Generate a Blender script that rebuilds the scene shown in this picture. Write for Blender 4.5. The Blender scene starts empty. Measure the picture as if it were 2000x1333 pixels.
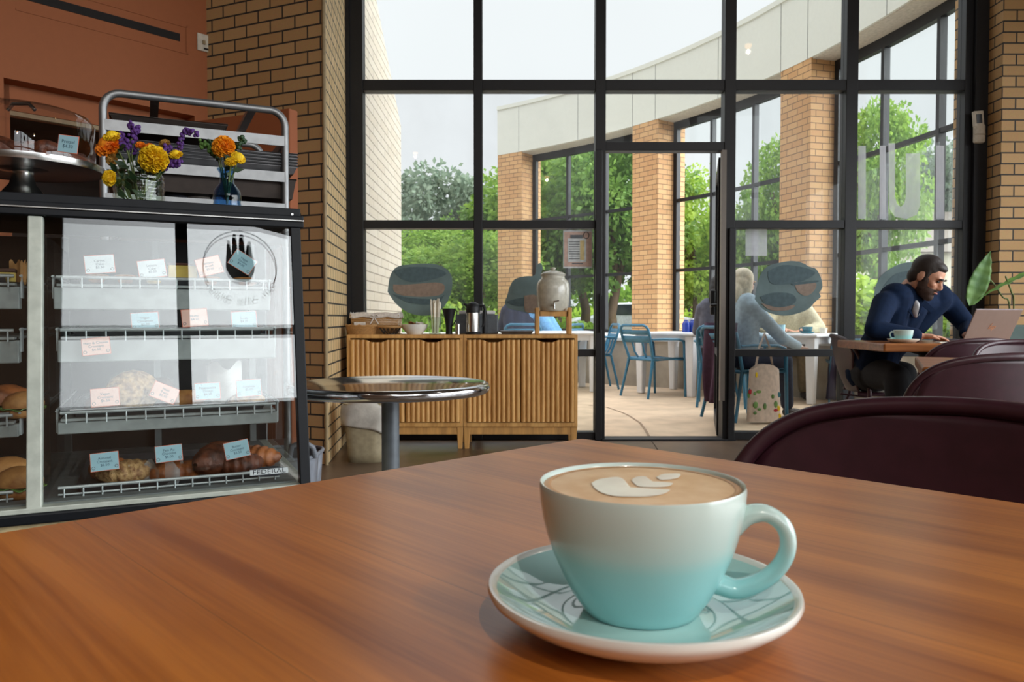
import bpy, bmesh, math, random
from mathutils import Vector, Matrix, Quaternion
random.seed(7)
scene = bpy.context.scene
col = scene.collection
V = Vector
PI = math.pi

# ------------------------------------------------------------------ camera
F_PX, HOR, CAM_H = 1515.0, 622.0, 0.90
TH = math.atan((666.5 - HOR) / F_PX)
cd = bpy.data.cameras.new('camera')
cam = bpy.data.objects.new('camera', cd)
col.objects.link(cam)
cam.location = (0, 0, CAM_H)
cam.rotation_euler = (PI / 2 - TH, 0, 0)
cd.sensor_width = 36.0
cd.lens = F_PX / 2000 * 36
cd.clip_start = 0.02
cd.clip_end = 300
cd.dof.use_dof = True
cd.dof.focus_distance = 1.0
cd.dof.aperture_fstop = 20.0
scene.camera = cam

# ------------------------------------------------------------------ colour management
vs = scene.view_settings
vs.view_transform = 'Standard'
vs.look = 'None'
vs.gamma = 1.0
vs.exposure = 0.5
vs.use_curve_mapping = False

# ------------------------------------------------------------------ sky: overcast, brighter behind the camera
world = bpy.data.worlds.new('overcast_sky')
scene.world = world
world.use_nodes = True
wt = world.node_tree
wt.nodes.clear()
SKY_FRONT, SKY_REAR = 0.76, 7.5
def wn(t, **k):
    n = wt.nodes.new(t)
    for a, b in k.items():
        setattr(n, a, b)
    return n
w_out = wn('ShaderNodeOutputWorld'); w_bg = wn('ShaderNodeBackground')
w_tc = wn('ShaderNodeTexCoord')
w_dot = wn('ShaderNodeVectorMath', operation='DOT_PRODUCT')
sd = V((0.95, -0.30, 0.25)).normalized()
w_dot.inputs[1].default_value = sd
w_map = wn('ShaderNodeMapRange', interpolation_type='SMOOTHSTEP')
w_map.inputs['From Min'].default_value = 0.42
w_map.inputs['From Max'].default_value = 1.0
w_map.inputs['To Min'].default_value = SKY_FRONT
w_map.inputs['To Max'].default_value = SKY_REAR
w_noise = wn('ShaderNodeTexNoise')
w_noise.inputs['Scale'].default_value = 2.2
w_noise.inputs['Detail'].default_value = 3
w_nm = wn('ShaderNodeMapRange')
w_nm.inputs['From Min'].default_value = 0.3
w_nm.inputs['From Max'].default_value = 0.7
w_nm.inputs['To Min'].default_value = 0.95
w_nm.inputs['To Max'].default_value = 1.03
w_mul = wn('ShaderNodeMath', operation='MULTIPLY')
w_bg.inputs['Color'].default_value = (0.95, 0.975, 1.0, 1)
L = wt.links.new
L(w_tc.outputs['Generated'], w_dot.inputs[0])
L(w_tc.outputs['Generated'], w_noise.inputs['Vector'])
L(w_dot.outputs['Value'], w_map.inputs['Value'])
L(w_noise.outputs['Fac'], w_nm.inputs['Value'])
w_sep = wn('ShaderNodeSeparateXYZ'); L(w_tc.outputs['Generated'], w_sep.inputs[0])
w_zen = wn('ShaderNodeMapRange', interpolation_type='SMOOTHSTEP')      # an overcast sky is brightest overhead
w_zen.inputs['From Min'].default_value = 0.45; w_zen.inputs['From Max'].default_value = 0.95; w_zen.inputs['To Min'].default_value = 0.0; w_zen.inputs['To Max'].default_value = 1.5
L(w_sep.outputs['Z'], w_zen.inputs['Value'])
w_add = wn('ShaderNodeMath', operation='ADD'); L(w_map.outputs['Result'], w_add.inputs[0]); L(w_zen.outputs['Result'], w_add.inputs[1])
L(w_add.outputs[0], w_mul.inputs[0])
L(w_nm.outputs['Result'], w_mul.inputs[1])
L(w_mul.outputs[0], w_bg.inputs['Strength'])
L(w_bg.outputs[0], w_out.inputs['Surface'])

# sky portals at the two glazed walls (they only guide the sampling of the sky)
def portal(loc, rot, sx, sy):
    d = bpy.data.lights.new('sky_portal', 'AREA')
    d.shape = 'RECTANGLE'; d.size = sx; d.size_y = sy
    d.cycles.is_portal = True
    o = bpy.data.objects.new('sky_portal', d); col.objects.link(o)
    o.location = loc; o.rotation_euler = rot
portal((1.1, 5.95, 2.45), (-PI / 2, 0, 0), 4.7, 4.9)
portal((2.98, -3.65, 3.55), (PI / 2, 0, math.radians(25.3)), 3.8, 2.5)
portal((5.0, 1.55, 1.55), (PI / 2, 0, PI / 2), 6.6, 2.9)

# warm ceiling lamps of the cafe; the strong pair behind the camera is added fill (area part of the fixtures built below)
LAMPS = [(-4.0, 1.2, 3.9, 4), (0.6, -1.9, 3.3, 85), (-1.6, -1.4, 3.6, 14), (2.9, 1.9, 4.2, 14), (2.4, -1.0, 3.4, 40)]
LAMP_W = 16.0

# ------------------------------------------------------------------ pixel rays (photograph frame 2000 x 1333) used to find real positions
def ray(px, py):
    a = (px - 1000) / F_PX; c = -(py - 666.5) / F_PX
    return V((a, math.cos(TH) + c * math.sin(TH), -math.sin(TH) + c * math.cos(TH)))
CO = V((0, 0, CAM_H))
def P(px, py, Y):
    d = ray(px, py); return CO + d * (Y / d.y)
def PZ(px, py, z):
    d = ray(px, py); return CO + d * ((z - CAM_H) / d.z)
def PL(px, py, p0, n):
    d = ray(px, py); return CO + d * ((p0 - CO).dot(n) / d.dot(n))

# ------------------------------------------------------------------ materials
def lin(v):
    v /= 255.0
    return v / 12.92 if v <= 0.04045 else ((v + 0.055) / 1.055) ** 2.4
def rgb(r, g, b):
    return (lin(r), lin(g), lin(b), 1)
MATS = {}
def mat(name, c, rough=0.6, metal=0.0, **k):
    if name in MATS:
        return MATS[name]
    m = bpy.data.materials.new(name); m.use_nodes = True
    nt = m.node_tree; b = nt.nodes['Principled BSDF']
    base = rgb(*c)
    b.inputs['Base Color'].default_value = base
    b.inputs['Roughness'].default_value = rough
    b.inputs['Metallic'].default_value = metal
    for q in ('trans', 'ior', 'coat', 'sheen', 'sss', 'alpha', 'spec'):
        if q in k:
            b.inputs[{'trans': 'Transmission Weight', 'ior': 'IOR', 'coat': 'Coat Weight', 'sheen': 'Sheen Weight', 'sss': 'Subsurface Weight', 'alpha': 'Alpha', 'spec': 'Specular IOR Level'}[q]].default_value = k[q]
    if 'coat_rough' in k:
        b.inputs['Coat Roughness'].default_value = k['coat_rough']
    if 'emit' in k:
        b.inputs['Emission Color'].default_value = rgb(*k['emit'][0]); b.inputs['Emission Strength'].default_value = k['emit'][1]
    # every material is procedural: a little noise varies colour, and optionally height
    v = k.get('var', 0.06)
    tc = nt.nodes.new('ShaderNodeTexCoord')
    mp = nt.nodes.new('ShaderNodeMapping')
    mp.inputs['Scale'].default_value = k.get('stretch', (1, 1, 1))
    nz = nt.nodes.new('ShaderNodeTexNoise'); nz.inputs['Scale'].default_value = k.get('scale', 30); nz.inputs['Detail'].default_value = 4
    nt.links.new(tc.outputs['Object'], mp.inputs[0]); nt.links.new(mp.outputs[0], nz.inputs['Vector'])
    mx = nt.nodes.new('ShaderNodeMix'); mx.data_type = 'RGBA'
    c2 = k.get('c2')
    lo = tuple(max(0, x * (1 - v * 2)) for x in base[:3]) + (1,)
    hi = tuple(min(1, x * (1 + v * 2)) for x in base[:3]) + (1,)
    if c2:
        lo, hi = base, rgb(*c2)
    mx.inputs['A'].default_value = lo; mx.inputs['B'].default_value = hi
    mr = nt.nodes.new('ShaderNodeMapRange'); mr.inputs['From Min'].default_value = 0.35; mr.inputs['From Max'].default_value = 0.65
    nt.links.new(nz.outputs['Fac'], mr.inputs['Value'])
    nt.links.new(mr.outputs['Result'], mx.inputs['Factor'])
    nt.links.new(mx.outputs['Result'], b.inputs['Base Color'])
    if k.get('bump'):
        bp = nt.nodes.new('ShaderNodeBump'); bp.inputs['Strength'].default_value = k['bump']; bp.inputs['Distance'].default_value = k.get('dist', 0.002)
        nt.links.new(nz.outputs['Fac'], bp.inputs['Height']); nt.links.new(bp.outputs[0], b.inputs['Normal'])
    MATS[name] = m
    return m

def glass_mat(name, tint=(1, 1, 1), ior=1.5, rough=0.0, haze=0.0):
    m = bpy.data.materials.new(name); m.use_nodes = True
    nt = m.node_tree; nt.nodes.clear()
    o = nt.nodes.new('ShaderNodeOutputMaterial')
    tr = nt.nodes.new('ShaderNodeBsdfTransparent'); tr.inputs[0].default_value = (*tint, 1)
    gl = nt.nodes.new('ShaderNodeBsdfGlossy'); gl.inputs['Roughness'].default_value = rough
    mx = nt.nodes.new('ShaderNodeMixShader')
    geo = nt.nodes.new('ShaderNodeNewGeometry')
    dt = nt.nodes.new('ShaderNodeVectorMath'); dt.operation = 'DOT_PRODUCT'
    nt.links.new(geo.outputs['Normal'], dt.inputs[0]); nt.links.new(geo.outputs['Incoming'], dt.inputs[1])
    ab = nt.nodes.new('ShaderNodeMath'); ab.operation = 'ABSOLUTE'; nt.links.new(dt.outputs['Value'], ab.inputs[0])
    om = nt.nodes.new('ShaderNodeMath'); om.operation = 'SUBTRACT'; om.inputs[0].default_value = 1; nt.links.new(ab.outputs[0], om.inputs[1])
    pw = nt.nodes.new('ShaderNodeMath'); pw.operation = 'POWER'; pw.inputs[1].default_value = 5; nt.links.new(om.outputs[0], pw.inputs[0])
    f0 = ((ior - 1) / (ior + 1)) ** 2                                  # Schlick reflectance, the same from both sides of a pane
    fr = nt.nodes.new('ShaderNodeMath'); fr.operation = 'MULTIPLY_ADD'; fr.inputs[1].default_value = 1 - f0; fr.inputs[2].default_value = f0
    nt.links.new(pw.outputs[0], fr.inputs[0])
    nt.links.new(fr.outputs[0], mx.inputs[0])
    nt.links.new(tr.outputs[0], mx.inputs[1]); nt.links.new(gl.outputs[0], mx.inputs[2])
    last = mx
    if haze:
        df = nt.nodes.new('ShaderNodeBsdfDiffuse'); df.inputs[0].default_value = (0.8, 0.84, 0.88, 1)
        nz = nt.nodes.new('ShaderNodeTexNoise'); nz.inputs['Scale'].default_value = 2.5; nz.inputs['Detail'].default_value = 3
        tc = nt.nodes.new('ShaderNodeTexCoord'); nt.links.new(tc.outputs['Object'], nz.inputs['Vector'])
        mr = nt.nodes.new('ShaderNodeMapRange'); mr.inputs['From Min'].default_value = 0.4; mr.inputs['From Max'].default_value = 0.75
        mr.inputs['To Min'].default_value = haze * 0.3; mr.inputs['To Max'].default_value = haze
        nt.links.new(nz.outputs['Fac'], mr.inputs['Value'])
        m2 = nt.nodes.new('ShaderNodeMixShader')
        nt.links.new(mr.outputs['Result'], m2.inputs[0]); nt.links.new(mx.outputs[0], m2.inputs[1]); nt.links.new(df.outputs[0], m2.inputs[2])
        last = m2
    nt.links.new(last.outputs[0], o.inputs['Surface'])
    MATS[name] = m
    return m

def brick_mat(name, c1, c2, mortar, w=0.1913, h=0.0765, msize=0.0055, offset=0.5, bump=0.9):
    m = bpy.data.materials.new(name); m.use_nodes = True
    nt = m.node_tree; b = nt.nodes['Principled BSDF']; b.inputs['Roughness'].default_value = 0.75
    uv = nt.nodes.new('ShaderNodeUVMap')
    br = nt.nodes.new('ShaderNodeTexBrick')
    br.offset = offset
    br.inputs['Scale'].default_value = 1
    br.inputs['Color1'].default_value = rgb(*c1); br.inputs['Color2'].default_value = rgb(*c2)
    br.inputs['Mortar'].default_value = rgb(*mortar)
    br.inputs['Mortar Size'].default_value = msize
    br.inputs['Mortar Smooth'].default_value = 0.15
    br.inputs['Brick Width'].default_value = w
    br.inputs['Row Height'].default_value = h
    nt.links.new(uv.outputs[0], br.inputs['Vector'])
    nz = nt.nodes.new('ShaderNodeTexNoise'); nz.inputs['Scale'].default_value = 90; nz.inputs['Detail'].default_value = 5
    nt.links.new(uv.outputs[0], nz.inputs['Vector'])
    mx = nt.nodes.new('ShaderNodeMix'); mx.data_type = 'RGBA'; mx.blend_type = 'MULTIPLY'; mx.inputs['Factor'].default_value = 0.25
    nt.links.new(br.outputs['Color'], mx.inputs['A']); nt.links.new(nz.outputs['Color'], mx.inputs['B'])
    # noise colour is around 0.5: lift it with a gain so that the multiply keeps the tone
    gm = nt.nodes.new('ShaderNodeMix'); gm.data_type = 'RGBA'; gm.blend_type = 'MULTIPLY'; gm.inputs['Factor'].default_value = 1
    gm.inputs['B'].default_value = (1.14, 1.14, 1.14, 1)
    nt.links.new(mx.outputs['Result'], gm.inputs['A']); nt.links.new(gm.outputs['Result'], b.inputs['Base Color'])
    inv = nt.nodes.new('ShaderNodeMath'); inv.operation = 'SUBTRACT'; inv.inputs[0].default_value = 1
    nt.links.new(br.outputs['Fac'], inv.inputs[1])
    bp = nt.nodes.new('ShaderNodeBump'); bp.inputs['Strength'].default_value = bump; bp.inputs['Distance'].default_value = 0.012
    nt.links.new(inv.outputs[0], bp.inputs['Height']); nt.links.new(bp.outputs[0], b.inputs['Normal'])
    MATS[name] = m
    return m

def wood_mat(name, dark, light, rough=0.35, scale=(1.0, 14.0, 14.0), ring=2.0, coat=0.0, knots=False, var=None, coat_rough=0.2):
    m = bpy.data.materials.new(name); m.use_nodes = True
    nt = m.node_tree; b = nt.nodes['Principled BSDF']
    b.inputs['Roughness'].default_value = rough; b.inputs['Coat Weight'].default_value = coat; b.inputs['Coat Roughness'].default_value = coat_rough
    tc = nt.nodes.new('ShaderNodeTexCoord'); mp = nt.nodes.new('ShaderNodeMapping'); mp.inputs['Scale'].default_value = scale
    nt.links.new(tc.outputs['Object'], mp.inputs[0])
    n1 = nt.nodes.new('ShaderNodeTexNoise'); n1.inputs['Scale'].default_value = ring; n1.inputs['Detail'].default_value = 6; n1.inputs['Distortion'].default_value = 0.6
    nt.links.new(mp.outputs[0], n1.inputs['Vector'])
    mp2 = nt.nodes.new('ShaderNodeMapping'); mp2.inputs['Scale'].default_value = (scale[0] * 3, scale[1] * 8, scale[2] * 8)
    nt.links.new(tc.outputs['Object'], mp2.inputs[0])
    n2 = nt.nodes.new('ShaderNodeTexNoise'); n2.inputs['Scale'].default_value = ring * 1.5; n2.inputs['Detail'].default_value = 5
    nt.links.new(mp2.outputs[0], n2.inputs['Vector'])
    add = nt.nodes.new('ShaderNodeMath'); add.operation = 'MULTIPLY_ADD'; add.inputs[1].default_value = 0.35
    nt.links.new(n2.outputs['Fac'], add.inputs[0]); nt.links.new(n1.outputs['Fac'], add.inputs[2])
    r = nt.nodes.new('ShaderNodeValToRGB')
    r.color_ramp.elements[0].position = 0.50; r.color_ramp.elements[0].color = rgb(*dark)
    r.color_ramp.elements[1].position = 0.86; r.color_ramp.elements[1].color = rgb(*light)
    nt.links.new(add.outputs[0], r.inputs[0]); nt.links.new(r.outputs[0], b.inputs['Base Color'])
    MATS[name] = m
    return m

# ------------------------------------------------------------------ mesh builder
class MB:
    def __init__(s, M=None):
        s.v = []; s.f = []; s.uv = {}; s.M = M or Matrix.Identity(4); s.mi = []
        s.cur = 0
    def addv(s, pts):
        i = len(s.v); s.v += [s.M @ V(p) for p in pts]; return i
    def addf(s, f, uv=None):
        s.f.append(tuple(f)); s.mi.append(s.cur)
        if uv: s.uv[len(s.f) - 1] = uv
    def box(s, x0, x1, y0, y1, z0, z1):
        i = s.addv([(x0, y0, z0), (x1, y0, z0), (x1, y1, z0), (x0, y1, z0), (x0, y0, z1), (x1, y0, z1), (x1, y1, z1), (x0, y1, z1)])
        for q in ((0, 3, 2, 1), (4, 5, 6, 7), (0, 1, 5, 4), (1, 2, 6, 5), (2, 3, 7, 6), (3, 0, 4, 7)):
            s.addf([i + k for k in q])
        return s
    def bar(s, p0, p1, w, t, up=(0, 0, 1)):
        p0, p1 = V(p0), V(p1); d = (p1 - p0).normalized(); up = V(up)
        a = d.cross(up)
        if a.length < 1e-4: a = d.cross(V((1, 0, 0)))
        a.normalize(); b = a.cross(d).normalized()
        pts = [p + a * sx * w / 2 + b * sy * t / 2 for p in (p0, p1) for sx, sy in ((-1, -1), (1, -1), (1, 1), (-1, 1))]
        i = s.addv(pts)
        for q in ((0, 1, 2, 3), (7, 6, 5, 4), (0, 4, 5, 1), (1, 5, 6, 2), (2, 6, 7, 3), (3, 7, 4, 0)):
            s.addf([i + k for k in q])
        return s
    def tube(s, path, r, n=10, closed=False, caps=True, flat=None):
        path = [V(p) for p in path]; m = len(path)
        rs = r if isinstance(r, (list, tuple)) else [r] * m
        rings = []
        d0 = (path[1] - path[0]).normalized()
        up = V((0, 0, 1)) if abs(d0.z) < 0.9 else V((1, 0, 0))
        a = d0.cross(up).normalized()
        for k in range(m):
            if closed: d = (path[(k + 1) % m] - path[k - 1]).normalized()
            elif k == 0: d = d0
            elif k == m - 1: d = (path[k] - path[k - 1]).normalized()
            else: d = ((path[k + 1] - path[k]).normalized() + (path[k] - path[k - 1]).normalized()).normalized()
            a = (a - d * a.dot(d))
            if a.length < 1e-6: a = d.orthogonal()
            a.normalize(); b = d.cross(a)
            fa, fb = flat or (1, 1)
            rings.append(s.addv([path[k] + a * math.cos(2 * PI * j / n) * rs[k] * fa + b * math.sin(2 * PI * j / n) * rs[k] * fb for j in range(n)]))
        for k in range(m if closed else m - 1):
            A, B = rings[k], rings[(k + 1) % m]
            for j in range(n):
                s.addf((A + j, A + (j + 1) % n, B + (j + 1) % n, B + j))
        if caps and not closed:
            s.addf([rings[0] + j for j in range(n)][::-1]); s.addf([rings[-1] + j for j in range(n)])
        return s
    def cyl(s, p0, p1, r0, r1=None, n=20):
        return s.tube([p0, p1], [r0, r0 if r1 is None else r1], n)
    def lathe(s, prof, n=32, c=(0, 0, 0), sx=1, sy=1, close=False):
        rings = []
        for r, z in prof:
            if r < 1e-6: rings.append((s.addv([(c[0], c[1], c[2] + z)]), 1))
            else: rings.append((s.addv([(c[0] + sx * r * math.cos(2 * PI * j / n), c[1] + sy * r * math.sin(2 * PI * j / n), c[2] + z) for j in range(n)]), n))
        if close: rings.append(rings[0])
        for (A, na), (B, nb) in zip(rings, rings[1:]):
            for j in range(n):
                k = (j + 1) % n
                if na == 1 and nb == 1: continue
                if na == 1: s.addf((A, B + k, B + j))
                elif nb == 1: s.addf((A + j, A + k, B))
                else: s.addf((A + j, A + k, B + k, B + j))
        return s
    def ell(s, c, r, R=None, nu=16, nv=10):
        c = V(c); r = (r, r, r) if isinstance(r, (int, float)) else r
        R = R or Matrix.Identity(3)
        top = s.addv([c + R @ V((0, 0, r[2]))]); rings = []
        for i in range(1, nv):
            t = PI * i / nv
            rings.append(s.addv([c + R @ V((r[0] * math.sin(t) * math.cos(2 * PI * j / nu), r[1] * math.sin(t) * math.sin(2 * PI * j / nu), r[2] * math.cos(t))) for j in range(nu)]))
        bot = s.addv([c + R @ V((0, 0, -r[2]))])
        for j in range(nu):
            k = (j + 1) % nu
            s.addf((top, rings[0] + j, rings[0] + k)); s.addf((bot, rings[-1] + k, rings[-1] + j))
            for A, B in zip(rings, rings[1:]):
                s.addf((A + j, B + j, B + k, A + k))
        return s
    def cap(s, p0, p1, r0, r1, n=16):
        """tapered capsule"""
        p0, p1 = V(p0), V(p1); d = (p1 - p0).normalized(); pts = []; rs = []
        for k in range(5):
            t = PI / 2 * k / 4
            pts.append(p0 - d * r0 * math.cos(t)); rs.append(max(r0 * math.sin(t), r0 * 0.02))
        for k in range(5):
            t = PI / 2 * k / 4
            pts.append(p1 + d * r1 * math.sin(t)); rs.append(max(r1 * math.cos(t), r1 * 0.02))
        return s.tube(pts, rs, n)
    def prism(s, poly, z0, z1, uvs=False):
        n = len(poly); a = s.addv([(p[0], p[1], z0) for p in poly]); b = s.addv([(p[0], p[1], z1) for p in poly])
        s.addf([a + k for k in range(n)][::-1]); s.addf([b + k for k in range(n)])
        for k in range(n):
            j = (k + 1) % n; s.addf((a + k, a + j, b + j, b + k))
        return s
    def wall(s, path, z0, z1, closed=False, u0=0.0, flip=False):
        """vertical faces with metric UVs along a footprint path"""
        n = len(path); u = u0
        for k in range(n if closed else n - 1):
            p, q = V((*path[k][:2], 0)), V((*path[(k + 1) % n][:2], 0)); L_ = (q - p).length
            i = s.addv([(p.x, p.y, z0), (q.x, q.y, z0), (q.x, q.y, z1), (p.x, p.y, z1)])
            s.addf((i, i + 1, i + 2, i + 3), [(u, z0), (u + L_, z0), (u + L_, z1), (u, z1)])
            u += L_
        return s
    def grid(s, fn, nu, nv, thick=None):
        i = s.addv([fn(a / nu, b / nv) for b in range(nv + 1) for a in range(nu + 1)])
        for b in range(nv):
            for a in range(nu):
                k = i + b * (nu + 1) + a
                s.addf((k, k + 1, k + nu + 2, k + nu + 1))
        return s
    def build(s, name, m, parent=None, smooth=None, bevel=0, solid=0, subd=0, remesh=0, sm=0, **props):
        me = bpy.data.meshes.new(name)
        me.from_pydata([tuple(p) for p in s.v], [], s.f)
        if s.uv:
            uvl = me.uv_layers.new(name='UVMap')
            for pi, uvs in s.uv.items():
                for li, uvc in zip(me.polygons[pi].loop_indices, uvs):
                    uvl.data[li].uv = uvc
        ms = m if isinstance(m, (list, tuple)) else [m]
        for q in ms: me.materials.append(MATS[q] if isinstance(q, str) else q)
        if len(ms) > 1:
            for p, k in zip(me.polygons, s.mi): p.material_index = k
        if smooth is not None:
            for p in me.polygons: p.use_smooth = True
            if smooth < 180: me.set_sharp_from_angle(angle=math.radians(smooth))
        me.update()
        o = bpy.data.objects.new(name, me); col.objects.link(o)
        if parent: o.parent = parent
        if solid:
            md = o.modifiers.new('solid', 'SOLIDIFY'); md.thickness = solid; md.offset = 0
        if bevel:
            md = o.modifiers.new('bevel', 'BEVEL'); md.width = bevel; md.segments = 2; md.limit_method = 'ANGLE'; md.harden_normals = False
        if subd:
            md = o.modifiers.new('subd', 'SUBSURF'); md.levels = subd; md.render_levels = subd
        if remesh:
            md = o.modifiers.new('remesh', 'REMESH'); md.mode = 'VOXEL'; md.voxel_size = remesh; md.use_smooth_shade = True
            if sm:
                md = o.modifiers.new('smooth', 'SMOOTH'); md.factor = 0.6; md.iterations = sm
        for k, v_ in props.items(): o[k] = v_
        return o

def tag(o, label, cat, group=None):
    o['label'] = label; o['category'] = cat
    if group: o['group'] = group
    return o
def thing(name, label, cat, loc=(0, 0, 0), rz=0.0, group=None):
    o = bpy.data.objects.new(name, None); col.objects.link(o)
    o.empty_display_size = 0.1
    o.location = loc; o.rotation_euler = (0, 0, rz)
    return tag(o, label, cat, group)
def struct(o):
    o['kind'] = 'structure'; return o
def dup(root, loc=None, rot=None, scale=None, label=None, cat=None, group=None):
    r = root.copy(); col.objects.link(r)
    if loc is not None: r.location = loc
    if rot is not None: r.rotation_euler = rot if isinstance(rot, (tuple, list)) else (0, 0, rot)
    if scale is not None: r.scale = scale if isinstance(scale, (tuple, list)) else (scale,) * 3
    if label: r['label'] = label
    if group: r['group'] = group
    for ch in list(root.children):
        c = ch.copy(); col.objects.link(c); c.parent = r
        for g in ch.children:
            d = g.copy(); col.objects.link(d); d.parent = c
    return r
def text_mesh(s, size, align='CENTER', spacing=1.0):
    cu = bpy.data.curves.new('txt', 'FONT'); cu.body = s; cu.size = size; cu.align_x = align; cu.align_y = 'CENTER'
    cu.space_line = spacing; cu.resolution_u = 2
    o = bpy.data.objects.new('txt', cu); col.objects.link(o)
    me = bpy.data.meshes.new_from_object(o.evaluated_get(bpy.context.evaluated_depsgraph_get()))
    bpy.data.objects.remove(o); bpy.data.curves.remove(cu)
    return me
def text_obj(name, s, size, m, parent, M, align='CENTER', spacing=1.0):
    me = text_mesh(s, size, align, spacing)
    me.materials.clear(); me.materials.append(MATS[m])
    me.transform(M)
    o = bpy.data.objects.new(name, me); col.objects.link(o)
    if parent: o.parent = parent
    return o

# palette
mat('black_metal', (17, 18, 23), 0.5, 0.1)
mat('case_black', (14, 18, 24), 0.5, 0.0, spec=.25)
mat('orange_paint', (154, 88, 48), 0.7, var=.01)
mat('orange_shade', (150, 84, 48), 0.7, var=.01)
mat('tan_trim', (150, 130, 95), 0.5)
mat('dark_void', (22, 18, 17), 0.8)
mat('concrete_floor', (112, 92, 74), 0.36, 0.0, var=0.12, scale=3.0)
mat('patio_concrete', (206, 181, 153), 0.8, 0.0, var=0.06, scale=4.0)
mat('grey_concrete', (170, 160, 145), 0.85, var=0.1, scale=3)
mat('white_sill', (228, 228, 224), 0.6, var=.01)
mat('fascia_white', (214, 214, 204), 0.55, var=0.01)
mat('fascia_joint', (150, 150, 145), 0.7)
mat('soffit', (190, 180, 165), 0.7)
mat('ceiling_paint', (110, 100, 90), 0.8)
mat('room_wall', (110, 86, 68), 0.8)
mat('white_plastic', (228, 229, 232), 0.4, var=.01)
mat('blue_metal', (52, 112, 142), 0.4)
mat('maroon_metal', (62, 28, 40), 0.42, 0.0, spec=0.6)
mat('steel', (190, 190, 188), 0.25, 1.0, var=0.02)
mat('brushed_alu', (146, 148, 150), 0.5, 0.9, var=0.04, stretch=(1, 1, 1))
mat('table_chrome', (205, 206, 210), 0.12, 1.0, var=0.02, scale=6)
mat('pole_grey', (92, 98, 104), 0.45, 0.3)
mat('stoneware', (196, 192, 178), 0.25, coat=0.4)
mat('oak_light', (200, 150, 86), 0.5, var=0.1, stretch=(1, 1, 0.1))
mat('wicker', (176, 132, 80), 0.7, bump=0.5, scale=120)
mat('dark_wire', (30, 27, 25), 0.5)
mat('linen', (214, 206, 198), 0.9, bump=0.3, scale=60)
mat('bin_liner', (205, 200, 190), 0.35, var=0.08, scale=14, bump=0.5, dist=0.01, alpha=0.85)
mat('bin_beige', (160, 148, 120), 0.5)
mat('grey_plastic', (125, 130, 140), 0.45)
mat('cup_glaze', (150, 200, 200), 0.12, coat=0.5)
mat('teal_glaze', (30, 110, 125), 0.2)
mat('cream_glaze', (225, 220, 205), 0.3)
mat('card_blue', (158, 200, 214), 0.6, var=0.02)
mat('card_white', (215, 225, 230), 0.6, var=0.02)
mat('card_pink', (232, 190, 176), 0.6, var=0.02)
mat('card_edge', (225, 120, 90), 0.6)
mat('ink', (60, 75, 85), 0.7)
mat('crust', (170, 100, 50), 0.5, c2=(104, 54, 26), scale=30, bump=0.8, dist=.008)
mat('crust_dark', (110, 58, 34), 0.5, c2=(56, 28, 20), scale=34, bump=0.9, dist=.008)
mat('crust_gold', (200, 146, 84), 0.6, c2=(140, 84, 44), scale=24, bump=0.7, dist=.006)
mat('almond', (196, 160, 108), 0.6, c2=(120, 78, 44), scale=70, bump=1.0, dist=.008)
mat('cake_yellow', (210, 185, 96), 0.8)
mat('chocolate', (70, 40, 28), 0.6)
mat('paper_brown', (176, 130, 76), 0.8)
mat('parchment', (220, 222, 220), 0.7, alpha=0.75)
mat('leaf_green', (70, 112, 52), 0.5, c2=(110, 150, 70), scale=8)
mat('leaf_dark', (34, 62, 34), 0.5)
mat('stem_green', (96, 112, 60), 0.6)
mat('petal_yellow', (236, 204, 24), 0.7, c2=(216, 172, 12), scale=160)
mat('petal_orange', (240, 146, 14), 0.7, c2=(220, 112, 8), scale=120)
mat('petal_amber', (244, 166, 12), 0.7, c2=(226, 138, 8), scale=120)
mat('petal_purple', (78, 40, 112), 0.7)
mat('petal_dry', (170, 130, 60), 0.8)
mat('skin', (205, 150, 122), 0.5, sss=0.0)
mat('skin_light', (226, 186, 166), 0.5)
mat('hair_brown', (40, 30, 26), 0.6, bump=0.6, scale=90)
mat('hair_blond', (224, 212, 184), 0.6, bump=0.5, scale=60)
mat('hair_black', (16, 14, 15), 0.6)
mat('beard_brown', (62, 42, 32), 0.8, bump=0.6, scale=150)
mat('eye_dark', (30, 22, 20), 0.3)
mat('lip', (168, 104, 92), 0.5)
mat('navy_shirt', (16, 32, 58), 0.9, bump=0.2, scale=40, spec=.15)
mat('white_cloth', (220, 220, 222), 0.85)
mat('dark_trousers', (30, 31, 36), 0.9)
mat('denim_light', (168, 190, 205), 0.9)
mat('denim_navy', (40, 46, 66), 0.9)
mat('cream_knit', (205, 196, 165), 0.9, bump=0.3, scale=60)
mat('khaki', (150, 136, 112), 0.9)
mat('purple_knit', (70, 44, 66), 0.9)
mat('blue_shirt', (110, 160, 205), 0.9)
mat('grey_cloth', (96, 98, 112), 0.9)
mat('red_cloth', (170, 40, 50), 0.9)
mat('shoe', (60, 50, 46), 0.6)
mat('laptop_lid', (146, 128, 118), 0.45, 0.3, var=0.01)
mat('laptop_edge', (190, 188, 200), 0.3, 0.6)
mat('logo_copper', (226, 168, 130), 0.35, 0.5)
mat('screen_dark', (20, 20, 24), 0.3)
mat('planter_green', (34, 66, 60), 0.4)
mat('device_white', (200, 192, 176), 0.5)
mat('bark', (104, 84, 64), 0.9, bump=0.5, scale=20)
mat('car_white', (225, 228, 232), 0.25, coat=0.5)
mat('car_red', (150, 40, 40), 0.25, coat=0.5)
mat('tyre', (26, 26, 28), 0.8)
mat('car_glass', (40, 48, 56), 0.1)
mat('asphalt', (120, 118, 114), 0.9, var=0.08, scale=6)
mat('lawn', (110, 128, 70), 0.95, var=0.15, scale=9)
mat('house_wall', (222, 214, 194), 0.85)
mat('house_roof', (130, 120, 110), 0.8)
mat('tote_cloth', (205, 185, 170), 0.9)
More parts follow.
